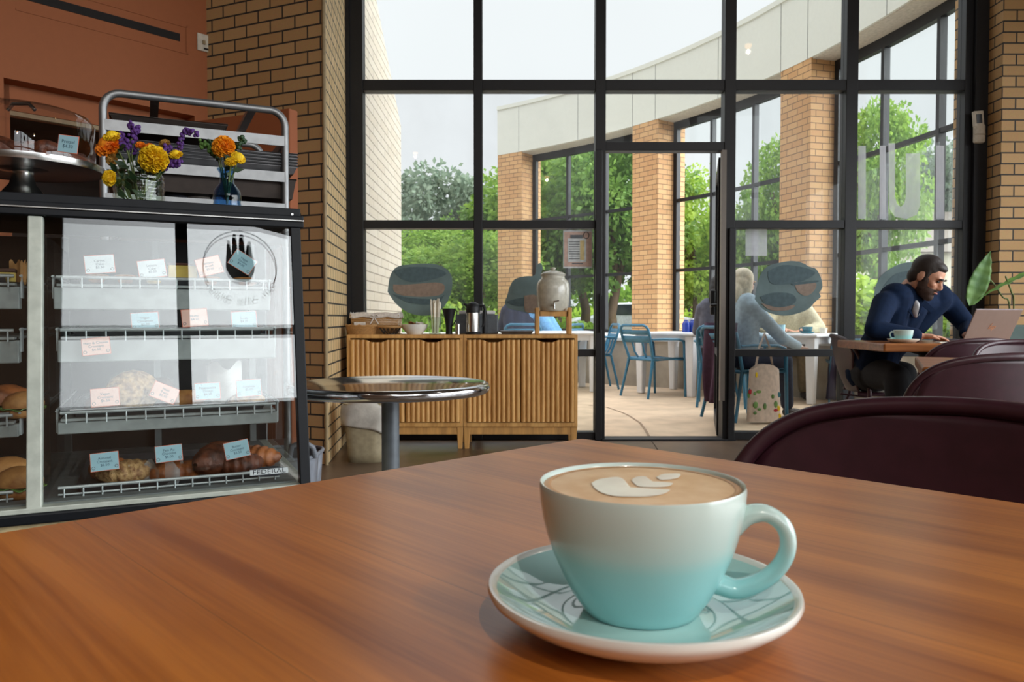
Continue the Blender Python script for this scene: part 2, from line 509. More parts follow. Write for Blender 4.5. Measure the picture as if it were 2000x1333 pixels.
mat('bottle_blue', (30, 60, 150), 0.3)
mat('jacket_navy', (44, 38, 62), 0.9)
mat('lamp_glow', (255, 200, 140), 0.5, emit=((255, 190, 120), 9.0))
mat('decal_teal', (104, 124, 126), 0.7, alpha=0.9, var=0.1, scale=5)
mat('decal_dark', (78, 98, 104), 0.7, alpha=0.92)
mat('decal_tan', (150, 132, 118), 0.7, alpha=0.85)
mat('decal_black', (12, 14, 16), 0.6)
mat('poster_pink', (206, 178, 166), 0.7)
mat('poster_white', (214, 220, 222), 0.7)
mat('poster_yellow', (222, 204, 150), 0.7)
mat('latte_milk', (250, 242, 226), 0.35)
mat('latte', (222, 176, 122), 0.35, c2=(236, 198, 152), scale=70)
mat('crema_ring', (204, 152, 98), 0.35)
mat('straw_paper', (222, 214, 196), 0.6)
mat('clear_film', (200, 205, 205), 0.25, alpha=0.35)
mat('brown_mixed', (120, 84, 56), 0.8, c2=(70, 50, 38), scale=40)
mat('scuffed_tray', (120, 122, 126), 0.4, 0.9, var=0.08, scale=20)
mat('taupe_strip', (120, 112, 104), 0.5, var=.01)
mat('tray_dark', (58, 50, 46), 0.5, 0.5)
def reflection_mat(name, f):
    m = bpy.data.materials.new(name); m.use_nodes = True; nt = m.node_tree; nt.nodes.clear()
    o = nt.nodes.new('ShaderNodeOutputMaterial'); tr = nt.nodes.new('ShaderNodeBsdfTransparent'); tl = nt.nodes.new('ShaderNodeBsdfTranslucent'); tl.inputs[0].default_value = (.86, .87, .95, 1)
    mx = nt.nodes.new('ShaderNodeMixShader'); nz = nt.nodes.new('ShaderNodeTexNoise'); nz.inputs['Scale'].default_value = 6; mr = nt.nodes.new('ShaderNodeMapRange'); mr.inputs['To Min'].default_value = f - .06; mr.inputs['To Max'].default_value = f + .06
    nt.links.new(nz.outputs['Fac'], mr.inputs['Value']); nt.links.new(mr.outputs['Result'], mx.inputs[0]); nt.links.new(tr.outputs[0], mx.inputs[1]); nt.links.new(tl.outputs[0], mx.inputs[2]); nt.links.new(mx.outputs[0], o.inputs['Surface'])
    MATS[name] = m
reflection_mat('painted_reflection', .38)  # pale translucent sheet standing in for reflections on the panes
glass_mat('window_glass', (0.95, 0.965, 0.96), 1.25, 0.0)
glass_mat('hazy_glass', (0.94, 0.955, 0.955), 1.28, 0.0, haze=0.08)
glass_mat('rear_glass', (0.95, 0.96, 0.96), 1.3)
glass_mat('case_glass', (0.96, 0.975, 0.97), 1.74)
glass_mat('dome_glass', (0.95, 0.95, 0.95), 1.5)
glass_mat('jar_glass', (0.90, 0.94, 0.90), 1.6)
glass_mat('blue_glass', (0.50, 0.68, 0.84), 1.5)
brick_mat('brick_room', (190, 154, 106), (178, 140, 92), (52, 48, 44))
brick_mat('brick_stack_lit', (212, 184, 138), (200, 170, 122), (60, 58, 52), w=0.105, offset=0.5)  # reveal bricks, coloured lighter for the window light on that face
brick_mat('brick_patio', (204, 162, 114), (190, 144, 98), (128, 100, 76), w=0.2, h=0.081)
brick_mat('brick_daylit', (206, 194, 176), (212, 202, 186), (150, 140, 126), w=0.4, h=0.081, bump=0.6)
wood_mat('table_wood', (152, 78, 18), (206, 124, 46), 0.4, (1.2, 14, 14), 1.6, coat=0.45, coat_rough=0.28)
nt_ = MATS['table_wood'].node_tree          # glued boards of slightly different tone, with a thin joint between them
b_ = nt_.nodes['Principled BSDF']; src_ = b_.inputs['Base Color'].links[0].from_socket
tc_n = nt_.nodes.new('ShaderNodeTexCoord'); sp_n = nt_.nodes.new('ShaderNodeSeparateXYZ'); nt_.links.new(tc_n.outputs['Object'], sp_n.inputs[0])
m1_ = nt_.nodes.new('ShaderNodeMath'); m1_.operation = 'MULTIPLY'; m1_.inputs[1].default_value = 8.7; nt_.links.new(sp_n.outputs['Y'], m1_.inputs[0])
fl_ = nt_.nodes.new('ShaderNodeMath'); fl_.operation = 'FLOOR'; nt_.links.new(m1_.outputs[0], fl_.inputs[0])
wn_ = nt_.nodes.new('ShaderNodeTexWhiteNoise'); wn_.noise_dimensions = '1D'; nt_.links.new(fl_.outputs[0], wn_.inputs['W'])
fr_ = nt_.nodes.new('ShaderNodeMath'); fr_.operation = 'FRACT'; nt_.links.new(m1_.outputs[0], fr_.inputs[0])
gt_ = nt_.nodes.new('ShaderNodeMath'); gt_.operation = 'GREATER_THAN'; gt_.inputs[1].default_value = 0.992; nt_.links.new(fr_.outputs[0], gt_.inputs[0])
mr_ = nt_.nodes.new('ShaderNodeMapRange'); mr_.inputs['To Min'].default_value = 0.84; mr_.inputs['To Max'].default_value = 1.10; nt_.links.new(wn_.outputs['Value'], mr_.inputs['Value'])
ms_ = nt_.nodes.new('ShaderNodeMath'); ms_.operation = 'MULTIPLY_ADD'; ms_.inputs[1].default_value = -0.3; nt_.links.new(gt_.outputs[0], ms_.inputs[0]); nt_.links.new(mr_.outputs['Result'], ms_.inputs[2])
vm_ = nt_.nodes.new('ShaderNodeVectorMath'); vm_.operation = 'SCALE'; nt_.links.new(src_, vm_.inputs[0]); nt_.links.new(ms_.outputs[0], vm_.inputs['Scale']); nt_.links.new(vm_.outputs[0], b_.inputs['Base Color'])
wood_mat('cabinet_wood', (184, 132, 70), (222, 172, 104), 0.5, (12, 12, 1.0), 2.0)
wood_mat('cafe_wood', (128, 74, 36), (176, 110, 58), 0.35, (1.2, 14, 14), 2.0, coat=0.2)
# ================================================================== THE BUILDING WE SIT IN
D = 5.76          # glass plane of the front window wall
CEIL = 5.1
rc = V((-6.809, 6.690, 0)); RC = 10.918      # circle of the curved colonnade outside
def arc(deg, r): return V((rc.x + r * math.cos(math.radians(deg)), rc.y + r * math.sin(math.radians(deg)), 0))

# floor, ceiling
struct(MB().box(-6.5, 6.2, -4.7, D, -0.12, 0).build('floor', 'concrete_floor'))
struct(MB().box(-6.5, 6.2, -4.7, 6.1, CEIL, CEIL + 0.2).build('ceiling', 'ceiling_paint'))
# curved scored joint in the slab, running from indoors out to the patio (a shallow dark groove)
g = [PZ(1228, 812, 0.001), PZ(1250, 826, 0.001), PZ(1262, 842, 0.001), PZ(1269, 856, 0.001)]
g2 = [PZ(1270, 859, 0.001), PZ(1280, 872, 0.001), PZ(1292, 892, 0.001), PZ(1320, 930, 0.001)]
def strip(path, w, z=0.0015):
    m = MB(); pts = []
    for k, p in enumerate(path):
        d = (path[min(k + 1, len(path) - 1)] - path[max(k - 1, 0)]).normalized(); nn = V((-d.y, d.x, 0)) * w / 2
        pts.append((p + nn, p - nn))
    for (a, b), (c, d_) in zip(pts, pts[1:]):
        i = m.addv([(*a.xy, z), (*b.xy, z), (*d_.xy, z), (*c.xy, z)]); m.addf((i, i + 3, i + 2, i + 1))
    return m
mat('joint_dark', (70, 56, 46), 0.9)
mat('joint_tan', (150, 126, 104), 0.9)
struct(strip(g2, 0.008).build('trim_1', 'joint_dark'))
outer = [PZ(1150, 792, 0), PZ(1185, 796, 0), PZ(1215, 806, 0)] + g
struct(strip(outer, 0.02).build('trim_2', 'joint_tan'))
struct(MB().box(0.66, 1.64, D - 0.1, D + 0.06, 0, 0.012).build('trim_3', 'black_metal'))   # door threshold

# left brick pier: front face turned 24 degrees, splayed reveal towards the window
pc = P(645, 915, 4.75); pc = V((-1.129 * 1.0, 4.72, 0))
pw = V((-1.21, 5.70, 0)); pj = V((-1.985, 5.10, 0))
m = MB()
m.wall([pj, pc], 0, CEIL, u0=0.05)
i = m.addv([(pc.x, pc.y, 0), (pw.x, pw.y, 0), (pw.x, pw.y, CEIL), (pc.x, pc.y, CEIL)])
m.cur = 1
m.addf((i, i + 1, i + 2, i + 3), [(0.02, 0), (1.0, 0), (1.0, CEIL), (0.02, CEIL)])
m.cur = 0
m.wall([pw, (-1.215, 6.05), (-2.6, 6.05), (-2.2, 5.3), pj], 0, CEIL, u0=0.3)
struct(m.build('wall_front_left', ['brick_room', 'brick_stack_lit']))
# rounded bullnose edge of the pier
struct(MB().cyl((pc.x - 0.006, pc.y + 0.008, 0), (pc.x - 0.006, pc.y + 0.008, CEIL), 0.012, n=14).build('trim_4', 'tan_trim', smooth=60))
# exterior side of the pier runs on as a brick wing wall, painted pale for the daylight on it, with a raking top
wx0 = P(708, 300, 6.05)
e0 = V((-1.215, 6.05, 0)); e1 = P(785, 400, 8.6); e1.z = 0
def zat(px, py, pt): # height of a ray at the vertical plane through pt along the wing wall
    n = (e1 - e0).cross(V((0, 0, 1))).normalized(); return PL(px, py, e0, n)
t1 = zat(735, 0, e0); t2 = zat(766, 160, e0); t3 = zat(783, 246, e0)
m = MB()
L1 = (e1 - e0).length
dirw = (e1 - e0).normalized()
def wpt(q): return V((q.x, q.y, q.z))
s1 = (V((t1.x, t1.y, 0)) - e0).length; s2 = (V((t2.x, t2.y, 0)) - e0).length; s3 = (V((t3.x, t3.y, 0)) - e0).length
slope = (t1.z - t2.z) / max(0.01, (s2 - s1))
pts = [(0, 0), (s3, 0), (s3, t3.z), (s2, t2.z), (s1, t1.z), (0, t1.z + slope * s1)]
back = V((-1, 0, 0)) * 0.35
i = m.addv([e0 + dirw * a + V((0, 0, b)) for a, b in pts]); m.addf([i + k for k in range(6)], pts)
j = m.addv([e0 + dirw * a + V((0, 0, b)) + back for a, b in pts]); m.addf([j + k for k in range(6)][::-1], pts[::-1])
for k in range(6):
    q = (k + 1) % 6; m.addf((i + q, i + k, j + k, j + q), [(pts[q][0], pts[q][1]), (pts[k][0], pts[k][1]), (pts[k][0] + .3, pts[k][1]), (pts[q][0] + .3, pts[q][1])])
struct(m.build('wall_wing', 'brick_daylit'))

# right brick pier
rx = 3.445
m = MB(); m.wall([(rx, 6.1), (rx, 5.50), (6.2, 5.50), (6.2, 6.1)], 0, CEIL, closed=True, u0=0.07)
struct(m.build('wall_front_right', 'brick_room'))
m = MB(); m.box(4.8, 5.0, -2.9, -1.75, 0, CEIL); m.box(4.8, 5.0, 4.9, 5.5, 0, CEIL); m.box(4.8, 5.0, -1.75, 4.9, 3.0, CEIL); m.box(4.8, 5.0, -1.75, 4.9, 0, .12)
struct(m.build('wall_right', 'room_wall'))
t = struct(bpy.data.objects.new('window_3', None)); col.objects.link(t)
m = MB()
for k in range(7): m.box(4.86, 4.94, -1.75 + k * 1.10, -1.70 + k * 1.10, .12, 3.0)
for z in (.12, 1.0, 2.94): m.box(4.86, 4.94, -1.75, 4.9, z, z + .06)
m.build('frame', 'black_metal', t)
for k in range(6):
    for z0_, z1_ in ((.18, 1.0), (1.06, 2.94)):
        MB().box(4.895, 4.905, -1.70 + k * 1.10, -1.75 + (k + 1) * 1.10, z0_, z1_).build('pane', 'rear_glass', t)

# orange wall at 48 degrees on the left, with a recessed pass-through and a linear vent
od = V((0.894, 1, 0)).normalized(); on = V((od.y, -od.x, 0))       # on points into the room
OB = pj.copy()
def OW(px, py, inset=0.0):
    q = PL(px, py, OB - on * inset, on); return (q - OB).dot(od), q.z
h0, hz = OW(7, 152); h1, hz1 = OW(380, 226)
oz = (hz + hz1) / 2
mo = Matrix.Translation(OB) @ Matrix(((od.x, -on.x, 0, 0), (od.y, -on.y, 0, 0), (0, 0, 1, 0), (0, 0, 0, 1)))   # local x along wall, y into wall
m = MB(mo)
m.box(-5.2, h0, 0, 0.3, 0, CEIL); m.box(h1, 0.0, 0, 0.3, 0, CEIL); m.box(h0, h1, 0, 0.3, oz, CEIL); m.box(h0, h1, 0, 0.3, 0, 0.9)
i0, iz0 = OW(20, 190, 0.12)
m.box(h0, h1, 0.12, 0.3, oz - 0.14, oz)
m.box(h0, h0 + 0.06, 0.12, 0.3, 0.9, oz)
struct(m.build('wall_left', 'orange_paint'))
struct(MB(mo).box(h0 - .1, h1 + .1, 1.2, 1.25, 0, oz + .1).build('wall_kitchen', 'dark_void'))  # near-black colour stands in for the dark of the kitchen beyond
struct(MB(mo).box(h0 + 0.06, h1, 0.13, 0.17, oz - 0.165, oz - 0.141).build('trim_5', 'tan_trim'))
wl = OB + od * -5.2
struct(MB().box(-6.5, -6.2, -4.7, 2.0, 0, CEIL).build('wall_left_rear', 'room_wall'))
# the thin black linear vent with its flush frame
v0, vz0 = OW(50, -20); v1, vz1 = OW(351, 66); _, vz2 = OW(351, 81)
t = thing('linear_vent', 'long thin black slot vent high on the orange wall', 'vent')
MB(mo).box(v0, v1, -0.004, 0.03, vz2, vz1).build('slot', 'dark_void', t)
f = MB(mo); zb_, zt_ = vz2 - 0.07, vz1 + 0.06
for q in ((v0 - .05, v1 + .05, zb_, zb_ + .012), (v0 - .05, v1 + .05, zt_ - .012, zt_), (v1 + .04, v1 + .052, zb_, zt_)):
    f.box(q[0], q[1], -0.005, 0.01, q[2], q[3])
f.build('frame', 'orange_paint', t)
# switch plate
a0, az0 = OW(384, 64); a1, az1 = OW(408, 104)
t = thing('switch_plate', 'small cream switch plate on orange wall beside the brick', 'switch')
MB(mo).box(a0, a1, -0.012, 0.0, az1, az0).build('plate', 'device_white', t, bevel=.003)
MB(mo).box((a0 + a1) / 2 - .008, (a0 + a1) / 2 + .008, -0.022, -0.01, (az0 + az1) / 2 - .012, (az0 + az1) / 2 + .012).build('toggle', 'tan_trim', t)
MB(mo).box((a0 + a1) / 2 + .0, (a0 + a1) / 2 + .03, -0.018, -0.01, az1 + .012, az1 + .022).build('slider', 'dark_void', t)

# low orange partition behind the rack, its end towards the window
pe = P(566, 300, 4.0)
pd = V((-2.252, 1, 0)).normalized()
zp = P(571, 211, 4.0).z
mp_ = Matrix.Translation((pe.x, pe.y, 0)) @ Matrix(((-pd.x, pd.y, 0, 0), (-pd.y, -pd.x, 0, 0), (0, 0, 1, 0), (0, 0, 0, 1)))
MBp = MB(mp_).box(-1.25, 0, 0.0, 0.065, 0, zp)
o = MBp.build('partition', 'orange_shade', bevel=.006)
tag(o, 'low orange painted partition panel behind the metal pan rack', 'partition')

# back wall, turned 25 degrees, with tall storefront windows (seen only in reflections)
RA = V((1.21, -4.39, 0)); RWM = Matrix.Translation(RA) @ Matrix.Rotation(math.radians(25.3), 4, 'Z')   # local x along wall, local -y outdoors
struct(MB().box(-6.5, 1.21, -4.69, -4.39, 0, CEIL).build('wall_back', 'room_wall'))
cols_ = [(0.0, 1.10), (1.225, 2.40), (2.52, 3.70)]
rows_ = [(2.36, 3.13), (3.225, 4.75)]
m = MB(RWM); m.box(0, 4.1, -.3, 0, 0, 2.3); m.box(0, 4.1, -.3, 0, 4.8, CEIL); m.box(-.1, -.03, -.3, 0, 2.3, 4.8); m.box(3.8, 4.1, -.3, 0, 2.3, 4.8)
struct(m.build('wall_back_angled', 'room_wall'))
t = struct(bpy.data.objects.new('window_2', None)); col.objects.link(t)
m = MB(RWM)
for x0_, x1_ in ((-.05, 0), (1.10, 1.225), (2.40, 2.52), (3.70, 3.82)): m.box(x0_, x1_, -.12, -.02, 2.3, 4.8)
for z0_, z1_ in ((2.29, 2.36), (3.13, 3.225), (4.75, 4.82)): m.box(-.05, 3.82, -.11, -.03, z0_, z1_)
m.build('frame', 'black_metal', t)
for a, b in cols_:
    for c, d in rows_:
        MB(RWM).box(a, b, -.075, -.065, c, d).build('pane', 'rear_glass', t)

# ------------------------------------------------------------------ front window wall
FY = 5.70          # room-side face of the frame
def X(px, py=300, Y=FY): return P(px, py, Y).x
def Z(py, px=1000, Y=FY): return P(px, py, Y).z
t = struct(bpy.data.objects.new('window_1', None)); col.objects.link(t)
mull = [(682, 709), (925, 942), (1163, 1183), (1415, 1437), (1652, 1675), (1883, 1920)]
WT = 4.95
zr = {'a': (Z(176), Z(155)), 'b': (Z(446), Z(430)), 'c': (Z(697), Z(683)), 'd': (0.0, Z(845)), 'h': (Z(294), Z(277))}
zr['e'] = (zr['a'][0] + 1.28, zr['a'][1] + 1.28)
for a, b in mull:
    MB().box(X(a), X(b), FY, FY + .11, 0, WT).build('mullion', 'black_metal', t, bevel=.003)
MB().box(X(1897), rx, FY - .04, FY + .14, 0, WT).build('mullion', 'black_metal', t)
MB().box(-1.3, X(684), FY - .02, FY + .14, 0, WT).build('mullion', 'black_metal', t)
xs = [(mull[k][1], mull[k + 1][0]) for k in range(5)]
def tr(k, key, mat_='black_metal'):
    MB().box(X(xs[k][0]), X(xs[k][1]), FY + .005, FY + .105, *zr[key]).build('transom', mat_, t, bevel=.003)
for k in range(5):
    tr(k, 'e'); tr(k, 'a')
    if k != 2:
        tr(k, 'b'); tr(k, 'c'); tr(k, 'd')
    else: tr(k, 'h')
MB().box(-1.3, rx, FY, FY + .12, WT - .05, CEIL).build('head', 'black_metal', t)
def pane(k, lo, hi, gm):
    MB().box(X(xs[k][0]), X(xs[k][1]), D - .004, D + .004, lo, hi).build('pane', gm, t)
for k in range(5):
    hz_ = 'hazy_glass' if k in (0, 4, 3, 1) else 'window_glass'
    pane(k, zr['e'][1], WT - .05, 'window_glass'); pane(k, zr['a'][1], zr['e'][0], 'window_glass')
    if k != 2:
        pane(k, zr['b'][1], zr['a'][0], hz_); pane(k, zr['c'][1], zr['b'][0], hz_); pane(k, zr['d'][1], zr['c'][0], 'window_glass')
    else: pane(k, zr['h'][1], zr['a'][0], 'window_glass')
# jamb rails of the doorway + latch housing on the left jamb
MB().box(X(1163), X(1176), FY - .03, FY + .06, 0, zr['h'][0]).build('jamb', 'black_metal', t, bevel=.004)
MB().box(X(1424), X(1437), FY - .03, FY + .06, 0, zr['b'][0]).build('jamb', 'black_metal', t, bevel=.004)
lt = MB(); 
prof = [(1170, 574), (1177, 582), (1180, 600), (1180, 622), (1176, 634), (1174, 644), (1170, 650)]
lt.v = []; pl = [(X(a, b), Z(b)) for a, b in prof] ; 
i = lt.addv([(x, FY - .055, z) for x, z in pl] + [(x, FY - .0, z) for x, z in pl]); n = len(pl)
lt.addf([i + k for k in range(n)]); lt.addf([i + n + k for k in range(n)][::-1])
for k in range(n): q = (k + 1) % n; lt.addf((i + q, i + k, i + n + k, i + n + q))
lt.build('latch', 'black_metal', t)

# open door leaf, hinged on the right jamb and swung outwards, seen nearly edge-on
hx = X(1407, 600, D + .08); hy = D + .08
far = P(1401, 600, 6.72)
dv = V((far.x - hx, far.y - hy, 0)); ang = math.atan2(dv.y, dv.x)
t = struct(bpy.data.objects.new('door_1', None)); col.objects.link(t); t.location = (hx, hy, 0); t.rotation_euler = (0, 0, ang)
DL = 0.95; DH = zr['h'][0] - .02
m = MB(); m.box(0, .06, -.022, .022, .01, DH); m.box(DL - .06, DL, -.022, .022, .01, DH); m.box(.06, DL - .06, -.022, .022, .01, .12); m.box(.06, DL - .06, -.022, .022, DH - .07, DH); m.box(.06, DL - .06, -.02, .02, .6, .65)
m.build('frame', 'black_metal', t, bevel=.003)
MB().box(.06, DL - .06, -.004, .004, .12, DH - .07).build('pane', 'window_glass', t)
MB().tube([(.1, .022, 1.0), (.1, .06, 1.0), (DL - .1, .06, 1.0), (DL - .1, .022, 1.0)], .012).build('push_bar', 'black_metal', t, smooth=60)
MB().box(DL - .16, DL - .02, .02, .06, .93, 1.14).build('lock_case', 'black_metal', t, bevel=.01)
# taupe strip between leaf and jamb
o = MB().box(X(1409), X(1418), FY - .02, FY + .02, Z(783), zr['h'][0]).build('trim_6', 'taupe_strip'); struct(o)

# thermostat and sensor on the black frame at right
t = thing('thermostat', 'white thermostat with dark screen on black window frame', 'thermostat')
c = P(1911, 232, FY - .06)
R_ = Matrix.Translation(c) @ Matrix.Rotation(math.radians(-5), 4, 'Y')
MB(R_).box(-.035, .035, -.01, .02, -.055, .055).build('body', 'device_white', t, bevel=.004)
MB(R_).box(-.02, .018, -.014, -.008, -.035, .03).build('screen', 'screen_dark', t)
t = thing('door_sensor', 'rounded beige sensor box on black frame under the thermostat', 'sensor')
c = P(1912, 260, FY - .05)
MB().box(c.x - .04, c.x + .042, c.y - .02, c.y + .02, c.z - .075, c.z + .065).build('body', 'device_white', t, bevel=.018)
MB().box(c.x - .036, c.x + .038, c.y - .024, c.y - .01, c.z - .015, c.z - .011).build('seam', 'tan_trim', t)

# ceiling lamps (in the room, above the frame of the photo)
for k, (x, y, z, watts) in enumerate(LAMPS):
    t = thing('pendant_lamp', ['round black pendant lamp over the orange wall side', 'round black pendant lamp added as fill behind the foreground table', 'round black pendant lamp over the middle rear of the room', 'round black pendant lamp over the maroon chairs', 'round black pendant lamp added as fill near the angled rear window'][k], 'lamp', (x, y, z), group='pendant lamps over the cafe')
    MB().lathe([(0.03, .16), (.06, .15), (.16, 0.02), (.155, 0.02), (.055, .14), (.02, .15)], 24).build('lamp_shade', 'black_metal', t, smooth=40)
    MB().cyl((0, 0, .15), (0, 0, CEIL - z), .006, n=8).build('cord', 'black_metal', t)
    MB().ell((0, 0, .05), .045).build('bulb', 'lamp_glow', t, smooth=180)
    ld = bpy.data.lights.new('lamp_light', 'POINT'); ld.energy = watts; ld.color = (1.0, .92, .82); ld.shadow_soft_size = .02
    lo = bpy.data.objects.new('lamp_light', ld); col.objects.link(lo); lo.parent = t; lo.location = (0, 0, -.03)

# ================================================================== OUTSIDE
struct(MB().box(-30, 60, -60, 120, -.32, -.13).build('ground', 'asphalt'))
ledge = [(-3.5, 13.0), (-1.6, 12.1), (0.0, 11.35), (1.33, 10.55), (1.99, 10.0), (2.6, 9.5), (3.12, 9.0), (3.55, 8.3), (3.8, 7.3), (3.85, 6.12)]
outer_ = [arc(d, RC + .85) for d in range(-3, 62, 4)]
m = MB(); m.prism([(-8, D + .001), (4.2, D + .001)] + [(a, b) for a, b in ledge[::-1]] + [(-8, 13.0)], -.13, -.001)
struct(m.build('patio', 'patio_concrete'))
m = MB(); m.prism([(a, b) for a, b in ledge] + [(p.x, p.y) for p in outer_], -.13, .60)
o = m.build('low_wall', 'grey_concrete'); tag(o, 'low curved grey concrete wall around the patio', 'wall')
m = MB()
inner = []
for k, (a, b) in enumerate(ledge):
    d = V((ledge[min(k + 1, 9)][0] - ledge[max(k - 1, 0)][0], ledge[min(k + 1, 9)][1] - ledge[max(k - 1, 0)][1], 0)).normalized()
    inner.append((a + d.y * .03 , b - d.x * .03) if False else (a - abs(d.y) * .03, b - abs(d.x) * .03))
m.prism(inner + [(p.x, p.y) for p in outer_], .60, .64)
o = m.build('wall_coping', 'white_sill'); tag(o, 'pale coping slab lying on the low patio wall', 'coping')

# four square brick pillars on the curve
ANG = [50.15, 32.86, 15.83, -1.35]
PL_LABEL = ['furthest brick pillar, at the left end of the white curved canopy',
            'brick pillar seen through the open doorway',
            'brick pillar standing right behind the cream sweater person',
            'nearest brick pillar, a thin edge beside the right window frame']
w_deg = math.degrees(.60 / RC)
for k, A in enumerate(ANG):
    p0 = arc(A, RC); p1 = arc(A + w_deg, RC); p2 = arc(A + w_deg, RC + .6); p3 = arc(A, RC + .6)
    m = MB(); m.wall([p0, p1, p2, p3], .64, 4.12, closed=True, u0=k * .07)
    o = m.build('brick_pillar', 'brick_patio'); tag(o, PL_LABEL[k], 'pillar')
# white fascia (canopy ring) with joints and capping
a0, a1 = -4.0, ANG[0] + w_deg
steps = [a0 + (a1 - a0) * k / 48 for k in range(49)]
def ring(r0, r1, z0, z1, st=None):
    st = st or steps; m = MB(); rows = []
    for d in st:
        p, q = arc(d, r0), arc(d, r1)
        rows.append(m.addv([(p.x, p.y, z0), (p.x, p.y, z1), (q.x, q.y, z1), (q.x, q.y, z0)]))
    for A, B in zip(rows, rows[1:]):
        for j in range(4):
            m.addf((A + j, B + j, B + (j + 1) % 4, A + (j + 1) % 4))
    m.addf([rows[0] + j for j in range(4)]); m.addf([rows[-1] + j for j in range(4)][::-1])
    return m
t = thing('curved_canopy', 'white curved canopy band resting on the brick pillars', 'canopy')
ring(RC - .01, RC + .66, 4.12, 5.00).build('fascia', 'fascia_white', t, smooth=20)
ring(RC - .03, RC + .70, 5.0, 5.07).build('capping', 'fascia_white', t, smooth=20)
ring(RC + .02, RC + .63, 4.105, 4.12).build('soffit', 'soffit', t, smooth=20)
for k in range(len(ANG)):
    for off in (.3, w_deg * .98, w_deg + 6.8):
        d = ANG[k] + off
        if d < a1 - .5: ring(RC - .013, RC, 4.12, 5.0, [d, d + .06]).build('panel_joint', 'fascia_joint', t)
# glazed bays between the pillars, set back at radius +.38
for k in range(3):
    t = thing('window_bay', ['large window bay between the far left pillar and the doorway pillar', 'large window bay between the two middle brick pillars',
              'large window bay between the right pillar and the window frame edge'][k], 'window')
    b0, b1 = ANG[k + 1] + w_deg, ANG[k]
    r0, r1 = RC + .34, RC + .42
    dg = math.degrees(.075 / RC)
    ring(r0, r1, 3.98, 4.105, [b0 + (b1 - b0) * q / 8 for q in range(9)]).build('head', 'black_metal', t)
    ring(r0, r1, .64, .70, [b0 + (b1 - b0) * q / 8 for q in range(9)]).build('sill', 'black_metal', t)
    for q, fr_ in enumerate((0, .36, .70, 1)):
        d = b0 + (b1 - b0 - dg) * fr_
        ring(r0, r1, .70, 3.98, [d, d + (dg if q in (0, 3) else dg * .7)]).build('mullion', 'black_metal', t)
    for z in (1.66, 2.80):
        ring(r0 + .01, r1 - .01, z, z + .05, [b0 + (b1 - b0) * q / 8 for q in range(9)]).build('transom', 'black_metal', t)
    for za, zb2 in ((.70, 1.66), (1.71, 2.80), (2.85, 3.98)):
        if k == 2 or True:
            ring(RC + .379, RC + .383, za, zb2, [b0 + (b1 - b0) * q / 8 for q in range(9)]).build('pane', 'window_glass', t)
# ------------------------------------------------------------------ trees, shrubs, cars, houses beyond the patio
mat('leaf_a', (108, 148, 58), 0.6, c2=(160, 190, 84), scale=3)
mat('leaf_b', (86, 124, 52), 0.6, c2=(132, 166, 74), scale=3)
mat('leaf_c', (142, 178, 62), 0.6, c2=(190, 212, 92), scale=3)
mat('leaf_hazed', (112, 132, 112), 0.7, c2=(146, 160, 136), scale=3)  # distance haze put into the leaf colour as grey
for q in ('leaf_a', 'leaf_b', 'leaf_c', 'leaf_hazed'):
    nt = MATS[q].node_tree; b = nt.nodes['Principled BSDF']; out = nt.nodes['Material Output']
    src = b.inputs['Base Color'].links[0].from_socket
    tl = nt.nodes.new('ShaderNodeBsdfTranslucent'); mx = nt.nodes.new('ShaderNodeMixShader'); mx.inputs[0].default_value = .45
    nt.links.new(src, tl.inputs[0]); nt.links.new(b.outputs[0], mx.inputs[1]); nt.links.new(tl.outputs[0], mx.inputs[2]); nt.links.new(mx.outputs[0], out.inputs['Surface'])

def crown_mesh(seed, rx, rz, z0, leaf, n_cl, n_lf, m, spread=.42):
    rnd = random.Random(seed); mb = MB()
    for c in range(n_cl):
        while True:
            p = V((rnd.uniform(-1, 1), rnd.uniform(-1, 1), rnd.uniform(-1, 1)))
            if .25 < p.length < 1: break
        c0 = V((p.x * rx, p.y * rx, z0 + rz + p.z * rz)); sr = spread * rnd.uniform(.6, 1.2)
        for k in range(n_lf):
            q = V((rnd.gauss(0, 1), rnd.gauss(0, 1), rnd.gauss(0, .8))); q = q.normalized() * sr * rnd.uniform(.2, 1) ** .5
            o = c0 + q
            d = (q.normalized() + V((rnd.uniform(-1, 1), rnd.uniform(-1, 1), rnd.uniform(-1.4, .4)))).normalized()
            s_ = d.cross(V((rnd.uniform(-1, 1), rnd.uniform(-1, 1), rnd.uniform(-1, 1)))).normalized()
            l = leaf * rnd.uniform(.7, 1.3); w = l * .3
            i = mb.addv([o, o + d * l * .5 + s_ * w, o + d * l, o + d * l * .5 - s_ * w]); mb.addf((i, i + 1, i + 2, i + 3))
    return mb
def trunk_mb(seed, h, r, z1, spread):
    rnd = random.Random(seed); mb = MB()
    mb.tube([(0, 0, -.1), (rnd.uniform(-.1, .1), rnd.uniform(-.1, .1), h * .5), (rnd.uniform(-.2, .2), 0, h)], [r, r * .8, r * .65], 9)
    for k in range(6):
        a = rnd.uniform(0, 6.28); e = V((math.cos(a) * spread, math.sin(a) * spread, z1))
        mb.tube([(0, 0, h * rnd.uniform(.75, .98)), V((0, 0, h)).lerp(e, .5) + V((0, 0, .2)), e], [r * .5, r * .33, r * .12], 7)
    return mb
def make_tree(seed, label, lm, rx=1.9, rz=1.9, z0=1.6, leaf=.15, n_cl=130, n_lf=110):
    t = thing('street_tree', label, 'tree', group='street trees beyond the patio')
    trunk_mb(seed, z0 + .5, .16, z0 + rz * 1.3, rx * .6).build('trunk', 'bark', t, smooth=60)
    crown_mesh(seed + 5, rx, rz, z0, leaf, n_cl, n_lf, lm).build('crown', lm, t)
    return t
